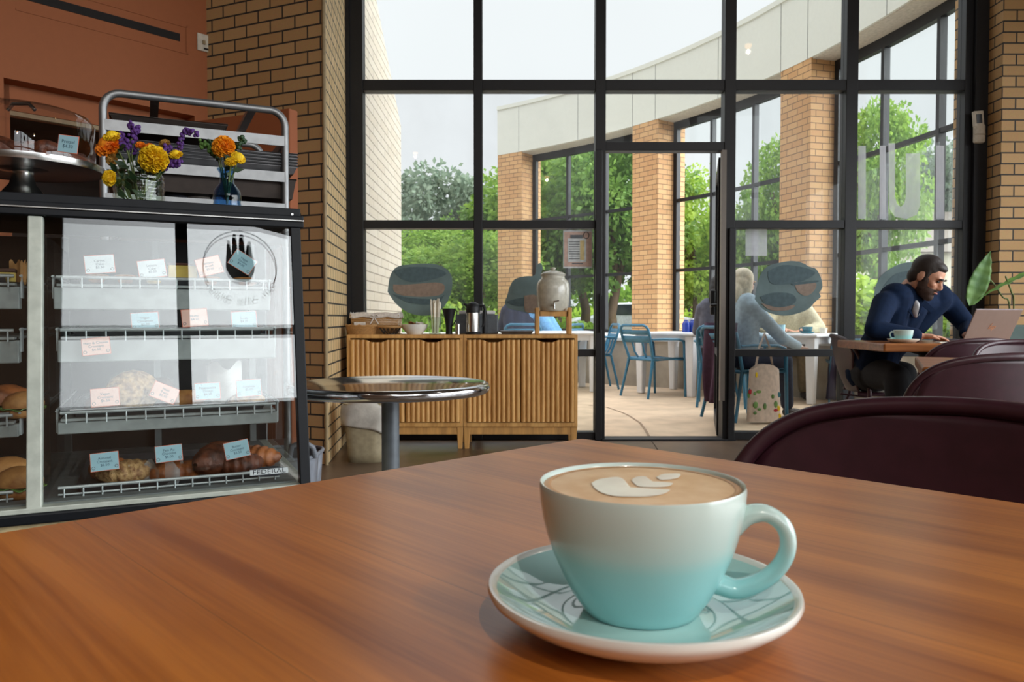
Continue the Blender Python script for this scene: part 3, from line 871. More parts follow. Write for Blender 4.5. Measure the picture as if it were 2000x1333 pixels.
T1 = make_tree(1, 'leafy green street tree', 'leaf_a'); T2 = make_tree(2, 'dark green dense street tree', 'leaf_b', n_cl=160)
T3 = make_tree(3, 'bright yellow green street tree', 'leaf_c', n_cl=110); T4 = make_tree(4, 'hazy grey green tree', 'leaf_hazed', leaf=.2, rx=2.4, n_cl=120, n_lf=100)
used = set()
def place_tree(proto, px, top, Y, label, sc=1.0, rz=0, full=None):
    base = PZ(px, 700, 0); x = (px - 1000) / F_PX * Y
    hgt = P(px, top, Y).z; full = {T1: 5.4, T2: 5.4, T3: 5.4, T4: 5.4}[proto]
    s_z = hgt / full
    kw = dict(loc=(x, Y, -.03), rot=rz, scale=(sc, sc, s_z))
    if proto in used: return dup(proto, label=label, **kw)
    used.add(proto); proto.location = kw['loc']; proto.rotation_euler = (0, 0, rz); proto.scale = kw['scale']; proto['label'] = label
    return proto
place_tree(T4, 858, 338, 26, 'hazy grey green tree rising highest in the left window panes', 1.0, .3)
place_tree(T4, 790, 440, 30, 'hazy tree showing beside the pale wing wall', 1.0, 1.3)
place_tree(T1, 835, 442, 19, 'green tree crown behind the croissant window picture', .8, .9)
place_tree(T1, 925, 450, 17, 'green tree left of the far brick pillar', .75, 2.1)
place_tree(T2, 968, 395, 21, 'dark tree partly behind the far brick pillar', .8, 1.1)
place_tree(T1, 1082, 292, 20, 'tall green tree in the window bay right of far pillar', 1.05, 3.1)
place_tree(T2, 1140, 275, 22, 'tall green tree behind the paper notice', 1.05, .2)
place_tree(T2, 1203, 262, 18.5, 'dark leafy tree between notice and doorway brick pillar', .95, 1.9)
place_tree(T3, 1362, 330, 19, 'bright green tree seen through open doorway right of pillar', .72, .4)
place_tree(T1, 1392, 455, 22, 'green tree behind the open door leaf', .9, 2.7)
place_tree(T4, 1478, 425, 25, 'greyish tree behind the cup and bagel window picture', .7, 2.0)
place_tree(T1, 1528, 275, 17.5, 'tall green tree left of the cream sweater person pillar', .55, 1.2)
place_tree(T1, 1708, 205, 16, 'tall green tree in upper right window panes', .55, .8)
place_tree(T4, 1772, 372, 27, 'low hazy tree between two taller trees at right', 1.2, .1)
place_tree(T2, 1828, 300, 24, 'dark tree behind the U shaped window reflection', .62, 2.2)
place_tree(T4, 1880, 285, 22, 'hazy tree at the right edge of the window wall', .9, 1.0)
place_tree(T4, 1640, 430, 30, 'pale distant tree behind the nearest brick pillars', 1.2, .5)

def shrub(px, Y, w, h, label, m, seed):
    x = (px - 1000) / F_PX * Y
    mb = crown_mesh(seed, w / 2, h / 2, 0, .16, 46, 40, m, .22)
    o = mb.build('shrub', m); o.location = (x, Y, -.03); tag(o, label, 'shrub', 'shrubs beyond the patio wall'); return o
shrub(810, 14.8, 1.6, 1.4, 'green shrub beside pale wing wall', 'leaf_a', 31)
shrub(900, 15.0, 2.0, 1.2, 'bright green shrub behind the coffee thermos', 'leaf_c', 32)
shrub(960, 16.5, 1.6, 1.0, 'shrub at the foot of the far pillar', 'leaf_a', 33)
shrub(1090, 17.5, 2.0, .9, 'shrub behind the water dispenser', 'leaf_a', 34)
shrub(1690, 13.0, .7, 1.5, 'yellow green shrub behind the man in navy shirt', 'leaf_c', 35)
shrub(1862, 12.0, .8, 1.3, 'pale shrub right of the man in navy shirt', 'leaf_c', 36)
mb = MB()
rnd = random.Random(9)
for k in range(5200):
    o = V((rnd.uniform(-9, 22), rnd.uniform(29.4, 30.4), rnd.uniform(0, 1.15))); d = V((rnd.uniform(-1, 1), rnd.uniform(-1, .2), rnd.uniform(-.4, 1))).normalized(); s_ = d.cross(V((rnd.random(), rnd.random(), rnd.random()))).normalized()
    i = mb.addv([o, o + d * .15 + s_ * .08, o + d * .3, o + d * .15 - s_ * .08]); mb.addf((i, i + 1, i + 2, i + 3))
mb.box(-9, 22, 29.5, 30.3, 0, 1.0)
o = mb.build('hedge', 'leaf_c'); tag(o, 'long clipped green hedge along the far street', 'hedge')
mb = MB()
for k in range(9000):
    x = rnd.uniform(-16, 34); o = V((x, rnd.uniform(47.0, 49), rnd.uniform(0, 3.2 + .8 * math.sin(x * .7) + .5 * math.sin(x * 1.9)))); d = V((rnd.uniform(-1, 1), rnd.uniform(-1, .2), rnd.uniform(-.4, 1))).normalized(); s_ = d.cross(V((rnd.random(), rnd.random(), rnd.random()))).normalized()
    i = mb.addv([o, o + d * .3 + s_ * .16, o + d * .6, o + d * .3 - s_ * .16]); mb.addf((i, i + 1, i + 2, i + 3))
o = mb.build('tree_belt', 'leaf_a'); tag(o, 'distant belt of green foliage closing the far side of the street', 'foliage'); o['kind'] = 'stuff'
struct(MB().box(-30, 60, 31, 60, -.03, -.01).build('lawn', 'lawn'))

def house(x, y, w, d, h, label, roof=1.2, nm='house'):
    t = thing(nm, label, 'house', (x, y, 0))
    MB().box(-w / 2, w / 2, -d / 2, d / 2, 0, h).build('wall', 'house_wall', t)
    m = MB(); i = m.addv([(-w / 2 - .3, -d / 2 - .3, h), (w / 2 + .3, -d / 2 - .3, h), (w / 2 + .3, d / 2 + .3, h), (-w / 2 - .3, d / 2 + .3, h), (-w / 2 - .3, 0, h + roof), (w / 2 + .3, 0, h + roof)])
    for q in ((0, 1, 5, 4), (2, 3, 4, 5), (0, 4, 3), (1, 2, 5), (0, 3, 2, 1)): m.addf([i + k for k in q])
    m.build('roof', 'house_roof', t)
    for k in range(3):
        x0 = -w / 2 + w * (k + .5) / 3 - .6
        f = MB().box(x0, x0 + 1.2, -d / 2 - .05, -d / 2 + .05, 1.0, 2.3).build('window', 'white_sill', t)
        MB().box(x0 + .1, x0 + 1.1, -d / 2 - .07, -d / 2 - .04, 1.1, 2.2).build('pane', 'car_glass', f)
    return t
house(11.6, 20.5, 6.5, 3, 2.5, 'cream building with grey roof far behind the man in navy')
house(9.6, 42, 4.2, 5, 2.6, 'small white gabled house far off in the doorway', 2.0, 'house')
house(-2.5, 44, 9, 5, 2.6, 'low pale house far behind the trees at left')

def make_car(x, y, rz, m, label):
    t = thing('car', label, 'car', (x, y, -.03), rz)
    prof = [(-2.1, .35), (-2.15, .75), (-1.9, .95), (-1.3, 1.0), (-.7, 1.42), (.7, 1.45), (1.35, 1.0), (2.0, .88), (2.15, .6), (2.1, .35)]
    mb = MB(); i = mb.addv([(a, -.85, b) for a, b in prof] + [(a, .85, b) for a, b in prof]); n = len(prof)
    mb.addf([i + k for k in range(n)]); mb.addf([i + n + k for k in range(n)][::-1])
    for k in range(n): q = (k + 1) % n; mb.addf((i + q, i + k, i + n + k, i + n + q))
    mb.build('body', m, t, bevel=.06, smooth=40)
    for s_ in (-1, 1):
        w = MB(); pr = [(-1.15, 1.03), (-.65, 1.36), (.6, 1.38), (1.15, 1.03)]
        w.addf([w.addv([(a, s_ * .857, b)]) for a, b in pr]); w.build('side_window', 'car_glass', t)
        for wx in (-1.35, 1.35):
            MB().cyl((wx, s_ * .7, .33), (wx, s_ * .9, .33), .33, n=20).build('wheel', 'tyre', t)
    return t
make_car(4.0, 25.5, .05, 'car_white', 'white car parked beyond doorway, left of the brick pillar')
make_car(7.2, 33.0, 0, 'car_red', 'dark red car far off in the street')
make_car(-3.2, 27.5, 0, 'car_white', 'white car parked behind the green shrub at left')

# ------------------------------------------------------------------ patio furniture
def blue_chair(label):
    t = thing('patio_chair', label, 'chair', group='blue metal patio armchairs')
    W = .25
    for s_ in (-1, 1):
        MB().tube([(s_ * .20, -.20, .45), (s_ * .235, -.30, 0)], [.017, .014], 10).build('leg', 'blue_metal', t, smooth=60)
        # arm loop continues down as front leg
        MB().tube([(s_ * .235, -.245, .66), (s_ * .27, -.12, .665), (s_ * .275, .12, .66), (s_ * .27, .20, .64), (s_ * .262, .225, .60), (s_ * .255, .235, .45), (s_ * .255, .25, 0)], [.014, .016, .017, .017, .017, .016, .014], 10, flat=(1.25, .8)).build('armrest', 'blue_metal', t, smooth=60)
    MB().tube([(-.20, -.20, .44), (-.215, -.235, .55), (-.235, -.275, .68), (-.235, -.30, .77), (-.21, -.31, .805), (-.17, -.315, .82), (.17, -.315, .82), (.21, -.31, .805), (.235, -.30, .77), (.235, -.275, .68), (.215, -.235, .55), (.20, -.20, .44)], .016, 10).build('back_frame', 'blue_metal', t, smooth=60)
    for z0, z1 in ((.715, .765), (.625, .70)):
        def fn(u, v_): 
            x = -.225 + .45 * u; z = z0 + (z1 - z0) * v_
            return (x, -.235 - (z - .55) * .30 - .02 * math.cos((u - .5) * PI), z)
        MB().grid(fn, 10, 2).build('back_slat', 'blue_metal', t, smooth=60, solid=.006)
    for s_ in (-1, 1):
        MB().tube([(s_ * .085, -.255, .63), (s_ * .08, -.225, .52), (s_ * .07, -.18, .455)], .012, 8).build('back_strut', 'blue_metal', t, smooth=60)
    for k in range(6):
        y0 = -.20 + k * .076
        def fn(u, v_): x = -.235 + .47 * u; return (x, y0 + .066 * v_, .452 - .014 * math.cos((u - .5) * PI))
        MB().grid(fn, 8, 1).build('seat_slat', 'blue_metal', t, smooth=60, solid=.008)
    MB().tube([(-.22, -.2, .43), (.22, -.2, .43), (.25, .23, .43), (-.25, .23, .43)], .014, 8, closed=True).build('seat_frame', 'blue_metal', t, smooth=60)
    return t
c0 = blue_chair('blue metal armchair standing empty in the open doorway view')
def face(dx, dy): return math.atan2(dy, dx) - PI / 2
c0.location = (1.64, 8.95, 0); c0.rotation_euler = (0, 0, face(.8, .5))
CH = lambda x, y, d, lb: dup(c0, loc=(x, y, 0), rot=face(*d), label=lb)
CH(1.03, 10.0, (-1, -.1), 'blue metal armchair cut off by the left door jamb')
CH(2.42, 9.05, (-.6, .4), 'blue metal armchair at the white table next to the purple coat')
CH(2.18, 8.02, (.3, .95), 'blue metal armchair under the dark haired person behind the door leaf')
CH(2.10, 6.975, (.92, .40), 'blue metal armchair under the blond woman')
CH(3.28, 9.2, (-.35, -.9), 'blue metal armchair under the person in cream sweater')
CH(3.62, 8.25, (-.7, .2), 'blue metal armchair behind the maroon chair, right of white table')
CH(.08, 10.25, (-.2, .95), 'blue metal armchair behind the steel tray')
CH(.58, 10.35, (-.6, .3), 'blue metal armchair behind the water dispenser stand')

def white_table(x, y, rz, s, label):
    t = thing('patio_table', label, 'table', (x, y, 0), rz, 'white plastic patio tables')
    MB().box(-s / 2, s / 2, -s / 2, s / 2, .70, .735).build('tabletop', 'white_plastic', t, bevel=.015)
    m = MB(); q = s / 2 - .05
    for a, b, c, d in ((-q, q, -q, -q + .02), (-q, q, q - .02, q), (-q, -q + .02, -q, q), (q - .02, q, -q, q)): m.box(a, b, c, d, .63, .70)
    m.build('apron', 'white_plastic', t)
    for sx in (-1, 1):
        for sy in (-1, 1):
            cx, cy = sx * (q - .045), sy * (q - .045)
            m = MB(); i = m.addv([(cx + a * .038, cy + b * .038, 0) for a, b in ((-1, -1), (1, -1), (1, 1), (-1, 1))] + [(cx + a * .055, cy + b * .055, .7) for a, b in ((-1, -1), (1, -1), (1, 1), (-1, 1))])
            for f in ((3, 2, 1, 0), (4, 5, 6, 7), (0, 1, 5, 4), (1, 2, 6, 5), (2, 3, 7, 6), (3, 0, 4, 7)): m.addf([i + k for k in f])
            m.build('leg', 'white_plastic', t, bevel=.012)
    return t
white_table(2.04, 9.30, PI / 4, .88, 'white plastic table beyond the empty blue chair')
white_table(3.12, 8.50, PI / 4, .80, 'white plastic table with cups, between blond woman and cream sweater')
white_table(.60, 9.75, .1, .9, 'white plastic table at left behind the door jamb')

# things on the patio tables
def cup_set(name, lab, loc, m, s=1.0, cat='cup', rz=0.0):
    t = thing(name, lab, cat, loc, rz)
    prof = [(0, .004), (.028, .002), (.03, .0), (.031, .004), (.038, .012), (.045, .03), (.0485, .05), (.05, .06), (.048, .062), (.046, .058), (.043, .035), (.034, .014), (0, .01)]
    MB().lathe([(r * s, z * s) for r, z in prof], 28).build('bowl', m, t, smooth=50)
    MB().tube([(.047 * s, 0, .05 * s), (.065 * s, 0, .052 * s), (.074 * s, 0, .038 * s), (.066 * s, 0, .02 * s), (.042 * s, 0, .016 * s)], .0045 * s, 8).build('handle', m, t, smooth=60)
    return t
def saucer(lab, loc, m, s=1.0):
    o = MB().lathe([(0, .003), (.04 * s, .003), (.055 * s, .008), (.072 * s, .019), (.0765 * s, .0215), (.0775 * s, .020), (.073 * s, .014), (.055 * s, .002), (.04 * s, 0), (0, 0)], 40).build('saucer', m, smooth=50)
    o.location = loc; tag(o, lab, 'saucer'); return o
p = PZ(1590, 658, .735); p = V((3.16, 8.30, .735))
saucer('teal saucer on the white patio table', p, 'teal_glaze')
cup_set('coffee_cup', 'teal coffee cup on white patio table by cream sweater person', p + V((0, 0, .006)), 'teal_glaze', 1.1, rz=PI * .9)
o = MB().lathe([(0, .002), (.033, 0), (.04, .095), (.037, .095), (.031, .008), (0, .008)], 20).build('water_glass', 'card_blue', smooth=50); o.location = (2.90, 8.35, .735); tag(o, 'pale aqua tumbler on the white patio table beside teal cup', 'tumbler')
o = MB().lathe([(0, .003), (.05, .003), (.085, .014), (.085, .018), (.05, .008), (0, .007)], 24).build('plate', 'cream_glaze', smooth=50); o.location = (3.02, 8.36, .735); tag(o, 'small plate on white patio table between tumbler and teal cup', 'plate')
o = MB().lathe([(0, 0), (.035, 0), (.045, .06), (.042, .06), (.03, .006), (0, .006)], 20).build('bowl', 'cream_glaze', smooth=50); o.location = (3.42, 8.52, .735); tag(o, 'small cream bowl on right end of the white patio table', 'bowl')
rnd = random.Random(3)
for r_ in range(2):
    for k in range(4):
        t = thing('juice_bottle', ['far left', 'second far', 'third far', 'far right', 'near left', 'second near', 'third near', 'near right'][(1 - r_) * 4 + k] + ' blue bottle of the pack on the white patio table', 'bottle', (2.05 + k * .075, 9.10 + r_ * .08, .735), group='blue bottles on the patio table')
        MB().lathe([(0, 0), (.034, 0), (.036, .01), (.036, .1), (.02, .13), (.014, .135), (.014, .15), (0, .15)], 14).build('bottle_body', 'bottle_blue', t, smooth=50)
        MB().cyl((0, 0, .148), (0, 0, .166), .016, n=12).build('lid', 'white_plastic', t)

# ------------------------------------------------------------------ people
def basis(f, u):
    f = V(f).normalized(); u = V(u); u = (u - f * u.dot(f)).normalized(); r = f.cross(u)
    return Matrix(((r.x, f.x, u.x), (r.y, f.y, u.y), (r.z, f.z, u.z)))
def hand(mb, w, d, n, s=1.0, curl=.5, thumb=1):
    """palm from wrist w along d, palm facing n; five separate fingers"""
    d = V(d).normalized(); n = V(n); n = (n - d * n.dot(d)).normalized(); a = d.cross(n) * thumb
    pc_ = w + d * .045 * s
    mb.ell(pc_, (.042 * s, .05 * s, .016 * s), Matrix(((a.x, d.x, n.x), (a.y, d.y, n.y), (a.z, d.z, n.z))), 12, 8)
    for k, (off, ln) in enumerate(((.028, .072), (.010, .08), (-.008, .074), (-.026, .058))):
        b0 = w + d * .085 * s + a * off * s; pts = [b0]
        for j in range(3):
            th = curl * (j + .5) * .55
            dd = d * math.cos(th) + n * math.sin(th); pts.append(pts[-1] + dd * ln * s / 2.6)
        mb.tube(pts, [.0085 * s, .008 * s, .0075 * s, .006 * s], 8)
        mb.ell(pts[-1], .006 * s, None, 8, 6)
    b0 = w + d * .03 * s + a * .032 * s
    mb.tube([b0, b0 + (d * .6 + a * .8) * .03 * s, b0 + (d * .9 + a * .6 + n * .3) * .058 * s], [.012 * s, .01 * s, .0075 * s], 8)
def figure(root, J, c, voxel=.009, hair='short', beard=False, body_s=1.0, skirt=False):
    """one continuous skin body; clothes, hair, eyes as children"""
    off = -V(root.location); M = Matrix.Translation(off)
    H, hf, hu = V(J['head']), V(J['hf']), V(J['hu']); B = basis(hf, hu); r_, f_, u_ = B.col[0], B.col[1], B.col[2]
    k = body_s
    b = MB(M)
    hp = lambda x, y, z: H + r_ * x + f_ * y + u_ * z
    b.ell(hp(0, -.012, .025), (.074, .094, .088), B, 24, 16)
    b.ell(hp(0, .022, -.045), (.055, .062, .068), B, 20, 14)
    b.ell(hp(0, .058, -.088), (.026, .024, .02), B)                  # chin
    b.ell(hp(0, .068, .022), (.052, .02, .014), B)                   # brow
    b.tube([hp(0, .076, .012), hp(0, .092, -.014), hp(0, .102, -.03)], [.009, .011, .013], 10)
    b.ell(hp(0, .094, -.033), (.017, .013, .010), B)
    b.ell(hp(0, .080, -.058), (.024, .012, .007), B); b.ell(hp(0, .078, -.068), (.021, .012, .008), B)
    for s_ in (-1, 1):
        b.ell(hp(s_ * .042, .058, -.022), (.022, .02, .02), B)
        b.ell(hp(s_ * .076, -.012, -.008), (.009, .02, .032), B)
    N = V(J['neck']); b.cap(hp(0, -.02, -.06), N, .052, .058)
    SL, SR, HL, HR = [V(J[q]) for q in ('sl', 'sr', 'hl', 'hr')]
    mid = (HL + HR) / 2
    b.cap(SL, SR, .05 * k, .05 * k); b.cap(HL, HR, .085 * k, .085 * k)
    b.cap(N, mid, .09 * k, .10 * k); b.cap(SL.lerp(N, .4), HL, .07 * k, .08 * k); b.cap(SR.lerp(N, .4), HR, .07 * k, .08 * k)
    for s_ in ('l', 'r'):
        S, E, Wr = V(J['s' + s_]), V(J['e' + s_]), V(J['w' + s_])
        b.cap(S, E, .045 * k, .036 * k); b.cap(E, Wr, .037 * k, .025 * k)
        hd = V(J.get('hd' + s_, Wr - E)); hand(b, Wr, hd, V(J.get('hn' + s_, (0, 0, -1))), 1.0, J.get('curl', .6), 1 if s_ == 'l' else -1)
        Hp, Kn, An = V(J['h' + s_]), V(J['k' + s_]), V(J['a' + s_])
        b.cap(Hp, Kn, .075 * k, .052 * k); b.cap(Kn, An, .052 * k, .034 * k)
        tf = V(J.get('tf', (Kn - Hp))); tf.z = 0; tf.normalize()
        b.cap(An + V((0, 0, -.03)), An + tf * .13 + V((0, 0, -.045)), .036, .026)
    b.build('body', c['skin'], root, remesh=voxel * .8, sm=3)
    # shirt
    s = MB(M)
    s.cap(SL, SR, .072 * k, .072 * k); s.cap(N.lerp(mid, .18), mid, .125 * k, .135 * k); s.cap(SL.lerp(N, .35), HL.lerp(SL, .1), .098 * k, .115 * k); s.cap(SR.lerp(N, .35), HR.lerp(SR, .1), .098 * k, .115 * k)
    s.cap(SL, N, .07 * k, .06 * k); s.cap(SR, N, .07 * k, .06 * k)
    s.tube([N + (N - mid).normalized() * .035 - f_ * .01, N - (N - mid).normalized() * .02], [.066, .085], 16)
    for s_ in ('l', 'r'):
        S, E, Wr = V(J['s' + s_]), V(J['e' + s_]), V(J['w' + s_])
        s.cap(S, E, .072 * k, .056 * k); s.cap(E, E.lerp(Wr, J.get('cuff', .86)), .056 * k, .042 * k)
    s.build('shirt', c['shirt'], root, remesh=voxel, sm=3)
    tr = MB(M); tr.cap(HL, HR, .125 * k, .125 * k)
    for s_ in ('l', 'r'):
        Hp, Kn, An = V(J['h' + s_]), V(J['k' + s_]), V(J['a' + s_])
        tr.cap(Hp, Kn, .105 * k, .075 * k); tr.cap(Kn, Kn.lerp(An, .93), .074 * k, .058 * k)
    tr.build('trousers', c['trousers'], root, remesh=voxel, sm=3)
    for s_ in ('l', 'r'):
        An = V(J['a' + s_]); Kn, Hp = V(J['k' + s_]), V(J['h' + s_]); tf = V(J.get('tf', Kn - Hp)); tf.z = 0; tf.normalize()
        sh = MB(M); sh.cap(An + V((0, 0, -.04)), An + tf * .15 + V((0, 0, -.055)), .045, .034); sh.build('shoe', 'shoe', root, remesh=.01, sm=1)
    h = MB(M)
    if hair == 'short':
        h.ell(hp(0, -.024, .042), (.081, .094, .086), B, 24, 16); h.ell(hp(0, .010, .078), (.062, .066, .034), B, 20, 12)
        h.ell(hp(0, -.06, -.02), (.066, .05, .06), B, 20, 12)
        for s_ in (-1, 1): h.ell(hp(s_ * .072, .008, .005), (.008, .016, .04), B)
    elif hair == 'long':
        h.ell(hp(0, -.022, .04), (.086, .098, .092), B, 24, 16); h.ell(hp(0, -.07, -.08), (.085, .05, .15), B, 20, 14); h.ell(hp(0, -.05, -.02), (.094, .07, .10), B, 20, 14); h.ell(hp(0, -.085, -.13), (.098, .05, .14), B, 20, 14)
        for s_ in (-1, 1): h.ell(hp(s_ * .078, .0, -.06), (.02, .04, .12), B)
    elif hair == 'bun':
        h.ell(hp(0, -.022, .04), (.083, .1, .09), B, 24, 16); h.ell(hp(0, -.12, .05), .05, B); h.ell(hp(0, -.06, -.03), (.07, .05, .08), B)
    elif hair == 'cap':
        h.ell(hp(0, -.02, .045), (.083, .1, .085), B, 24, 16); h.ell(hp(0, .1, .04), (.06, .06, .01), B)
    h.build('hair', c['hair'], root, remesh=.007, sm=1)
    if beard:
        q = MB(M); q.ell(hp(0, .026, -.066), (.060, .062, .056), B, 20, 14); q.ell(hp(0, .06, -.098), (.036, .034, .03), B); q.ell(hp(0, .086, -.049), (.026, .010, .007), B)
        for s_ in (-1, 1): q.ell(hp(s_ * .060, .012, -.035), (.012, .028, .045), B); 
        q.build('beard', c.get('beard', 'beard_brown'), root, remesh=.005, sm=1)
        MB(M).ell(hp(0, .093, -.063), (.017, .008, .006), B).build('mouth', 'lip', root, smooth=180)
    for s_ in (-1, 1):
        MB(M).ell(hp(s_ * .031, .074, .004), (.015, .008, .007), B).build('eye', 'eye_dark', root, smooth=180)
        MB(M).tube([hp(s_ * .05, .078, .02), hp(s_ * .032, .09, .026), hp(s_ * .014, .088, .02)], [.003, .0055, .004], 8, flat=(1, 1.2)).build('eyebrow', c['hair'], root, smooth=180)
def seated(label, x, y, f, c, hair='short', lean=.1, reach=(.32, .62), hgt=1.0, knee=.46, head_t=(0, 1, -.15), k=1.0, arms=None):
    """generic seated pose facing direction f; x, y is the hip centre"""
    root = thing('person', label, 'person', (x, y, 0))
    fv = V((*f, 0)).normalized(); rt = V((fv.y, -fv.x, 0)); up = V((0, 0, 1))
    q = lambda a, b, z: V((x, y, 0)) + rt * a + fv * b + up * z * 1.0
    hz = .56
    J = dict(hl=q(-.09, 0, hz), hr=q(.09, 0, hz), kl=q(-.11, .42, knee + .06), kr=q(.12, .42, knee + .06), al=q(-.12, .40, .09), ar=q(.12, .46, .09),
             sl=q(-.17, lean, 1.0), sr=q(.17, lean, 1.0), neck=q(0, lean + .015, 1.08), head=q(0, lean + .06, 1.22),
             el=q(-.23, lean + .12, .76), er=q(.23, lean + .12, .76), wl=q(-.14, lean + reach[0], reach[1] + .1), wr=q(.14, lean + reach[0], reach[1] + .1))
    if arms:
        for kk, vv in arms.items(): J[kk] = q(*vv)
    J['hf'] = rt * head_t[0] + fv * head_t[1] + up * head_t[2]; J['hu'] = up
    figure(root, J, c, voxel=.014, hair=hair, body_s=k)
    return root
seated('person with long blond hair in pale blue denim shirt, sitting sideways behind glass', 2.03, 6.95, (.92, .40),
       dict(skin='skin_light', shirt='denim_light', trousers='denim_navy', hair='hair_blond'), 'long', .0, (.42, .60), head_t=(.1, 1, -.2), arms=dict(er=(.2, .32, .72), wr=(.12, .60, .64), el=(-.2, .3, .74), wl=(-.1, .6, .66)))
seated('person in cream sweater facing the room behind the cup and bagel picture', 3.22, 9.05, (-.2, -1),
       dict(skin='skin', shirt='cream_knit', trousers='khaki', hair='hair_brown'), 'short', .14, (.38, .66), k=1.12, arms=dict(el=(-.3, .28, .80), wl=(-.1, .45, .77), er=(.3, .28, .80), wr=(.1, .45, .77)))
seated('dark haired person in dark top outside, mostly hidden by the open door leaf', 2.14, 8.05, (.3, .95),
       dict(skin='skin_light', shirt='grey_cloth', trousers='dark_trousers', hair='hair_black'), 'long', .02, (.35, .66), k=.86)
seated('person in dark navy top outside behind the burger window picture', .10, 10.30, (-.1, 1),
       dict(skin='skin', shirt='denim_navy', trousers='denim_navy', hair='hair_brown'), 'short', .12)
seated('person in light blue shirt outside behind the dispenser stand', .62, 10.42, (-.7, .3),
       dict(skin='skin', shirt='blue_shirt', trousers='grey_cloth', hair='hair_brown'), 'short', .3)
# coats draped over chairs
def drape(label, cx, cy, ang, w, z0, z1, m, th=.05):
    mb = MB(Matrix.Translation((cx, cy, 0)) @ Matrix.Rotation(ang, 4, 'Z'))
    def fn(u, v_):
        x = (u - .5) * w * (1 - .18 * v_); z = z1 - (z1 - z0) * v_
        return (x, -.03 * math.sin(u * 14 + v_ * 3) * (.3 + v_) - .02 - .03 * v_, z)
    mb.grid(fn, 24, 12)
    o = mb.build('draped_coat', m, smooth=60, solid=.02); tag(o, label, 'coat'); return o
fa = face(.92, .40)
drape('long purple coat draped over the back of the blond woman\'s chair', 1.86, 6.84, fa, .44, .15, .86, 'purple_knit')
drape('dark blue jacket hanging by the right leg of the white patio table', 3.40, 8.12, face(-.7, .2) + PI, .26, .05, .72, 'jacket_navy')

# tote bag hanging from the woman's chair
tb = P(1492, 775, 6.62)
t = thing('tote_bag', 'floral beige tote bag hanging at blond woman chair, near the floor', 'bag', (tb.x, tb.y, .02), 0.25)
t.scale = (.95, 1, 1.1)
def fn(u, v_):
    a = u * 2 * PI; w = .17 - .02 * v_; return (w * math.cos(a), .05 * math.sin(a) * (1.2 - v_ * .5), .42 * v_ * (1 - .06 * math.cos(a * 2)))
MB().grid(fn, 28, 10).build('bag_body', 'tote_cloth', t, smooth=180)
MB().tube([(-.09, 0, .40), (-.05, 0, .58), (.0, 0, .68), (.05, 0, .58), (.09, 0, .40)], .010, 8, flat=(1.6, .5)).build('strap', 'tote_cloth', t, smooth=60)
rnd = random.Random(4)
for k in range(16):
    a = rnd.uniform(3.3, 6.1); v_ = rnd.uniform(.08, .9); q = fn(a / (2 * PI), v_)
    MB().ell((q[0] * 1.01, q[1] * 1.06, q[2]), (rnd.uniform(.012, .028), .004, rnd.uniform(.010, .03)), None, 8, 6).build('printed_flower', rnd.choice(['leaf_green', 'red_cloth', 'petal_yellow', 'teal_glaze', 'leaf_green']), t, smooth=180)
# ================================================================== ROOM FURNITURE
# ------------------------------------------------------------------ our table, cup and saucer
TZ = .75
tc_ = PZ(1135, 855, TZ)
tu = V((-.722, -.692, 0)); tv = V((.692, -.722, 0))
def table_top(name, corner, u, v, su, sv, top, th, m, parent, r=.012):
    """rounded-corner slab whose local x runs along v (the grain)"""
    ang = math.atan2(v.y, v.x)
    mb = MB(); pts = []
    for cx, cy, a0 in ((r, -r, PI / 2), (r, -su + r, PI), (sv - r, -su + r, 1.5 * PI), (sv - r, -r, 0)):
        for k in range(5):
            a = a0 + PI / 2 * k / 4; pts.append((cx + r * math.cos(a), cy + r * math.sin(a)))
    mb.prism(pts, -th, 0)
    o = mb.build(name, m, parent, bevel=.006, smooth=40)
    return o
def cafe_table(label, corner, ang, sx, sy, m, top=.75, th=.038, ped=None):
    """square cafe table; corner = far left corner, local x along grain, -y across"""
    t = thing('cafe_table', label, 'table', (corner.x, corner.y, 0), ang)
    o = table_top('tabletop', None, V((0, -1, 0)), V((1, 0, 0)), sy, sx, 0, th, m, t); o.location = (0, 0, top)
    for fx in ((.3, .7) if sx > .95 else (.5,)):
        MB().lathe([(.0, 0), (.24, 0), (.24, .012), (.04, .03), (.035, .05), (.035, top - th - .03), (.12, top - th - .005), (0, top - th)], 28, (sx * fx, -sy / 2, 0)).build('pedestal', 'black_metal', t, smooth=50)
    return t
ang_t = math.atan2(tv.y, tv.x)
cafe_table('large brown wooden table in the foreground carrying the aqua cup', tc_, ang_t, 1.15, 1.05, 'table_wood')

sc_ = PZ(1260, 1168, TZ + .021)
SX, SY = .0655, .378
t = thing('coffee_saucer', 'pale aqua saucer with white rim on foreground table', 'saucer', (.0625, .372, TZ)); t.scale = (.95, .95, 1)
mat('saucer_glaze', (176, 212, 208), 0.06, coat=0.8, var=.01, coat_rough=.03)
mat('rim_white', (226, 224, 216), 0.18, coat=.5, var=.01)
MB().lathe([(0, .0085), (.030, .0085), (.034, .0075), (.046, .0085), (.058, .0125), (.068, .0175), (.0735, .0208)], 96).build('dish', 'saucer_glaze', t, smooth=60)
MB().lathe([(.0735, .0208), (.0758, .0228), (.0775, .0225), (.0782, .0205), (.0770, .018), (.068, .0115), (.055, .0055), (.040, .003), (.038, 0), (.034, 0), (.033, .003), (0, .003)], 96).build('rim', 'rim_white', t, smooth=60)
t = thing('coffee_cup', 'large pale aqua latte cup on its saucer in the foreground', 'cup', (.0626, .374, TZ + .0085)); t.scale = (.976, .976, 1)
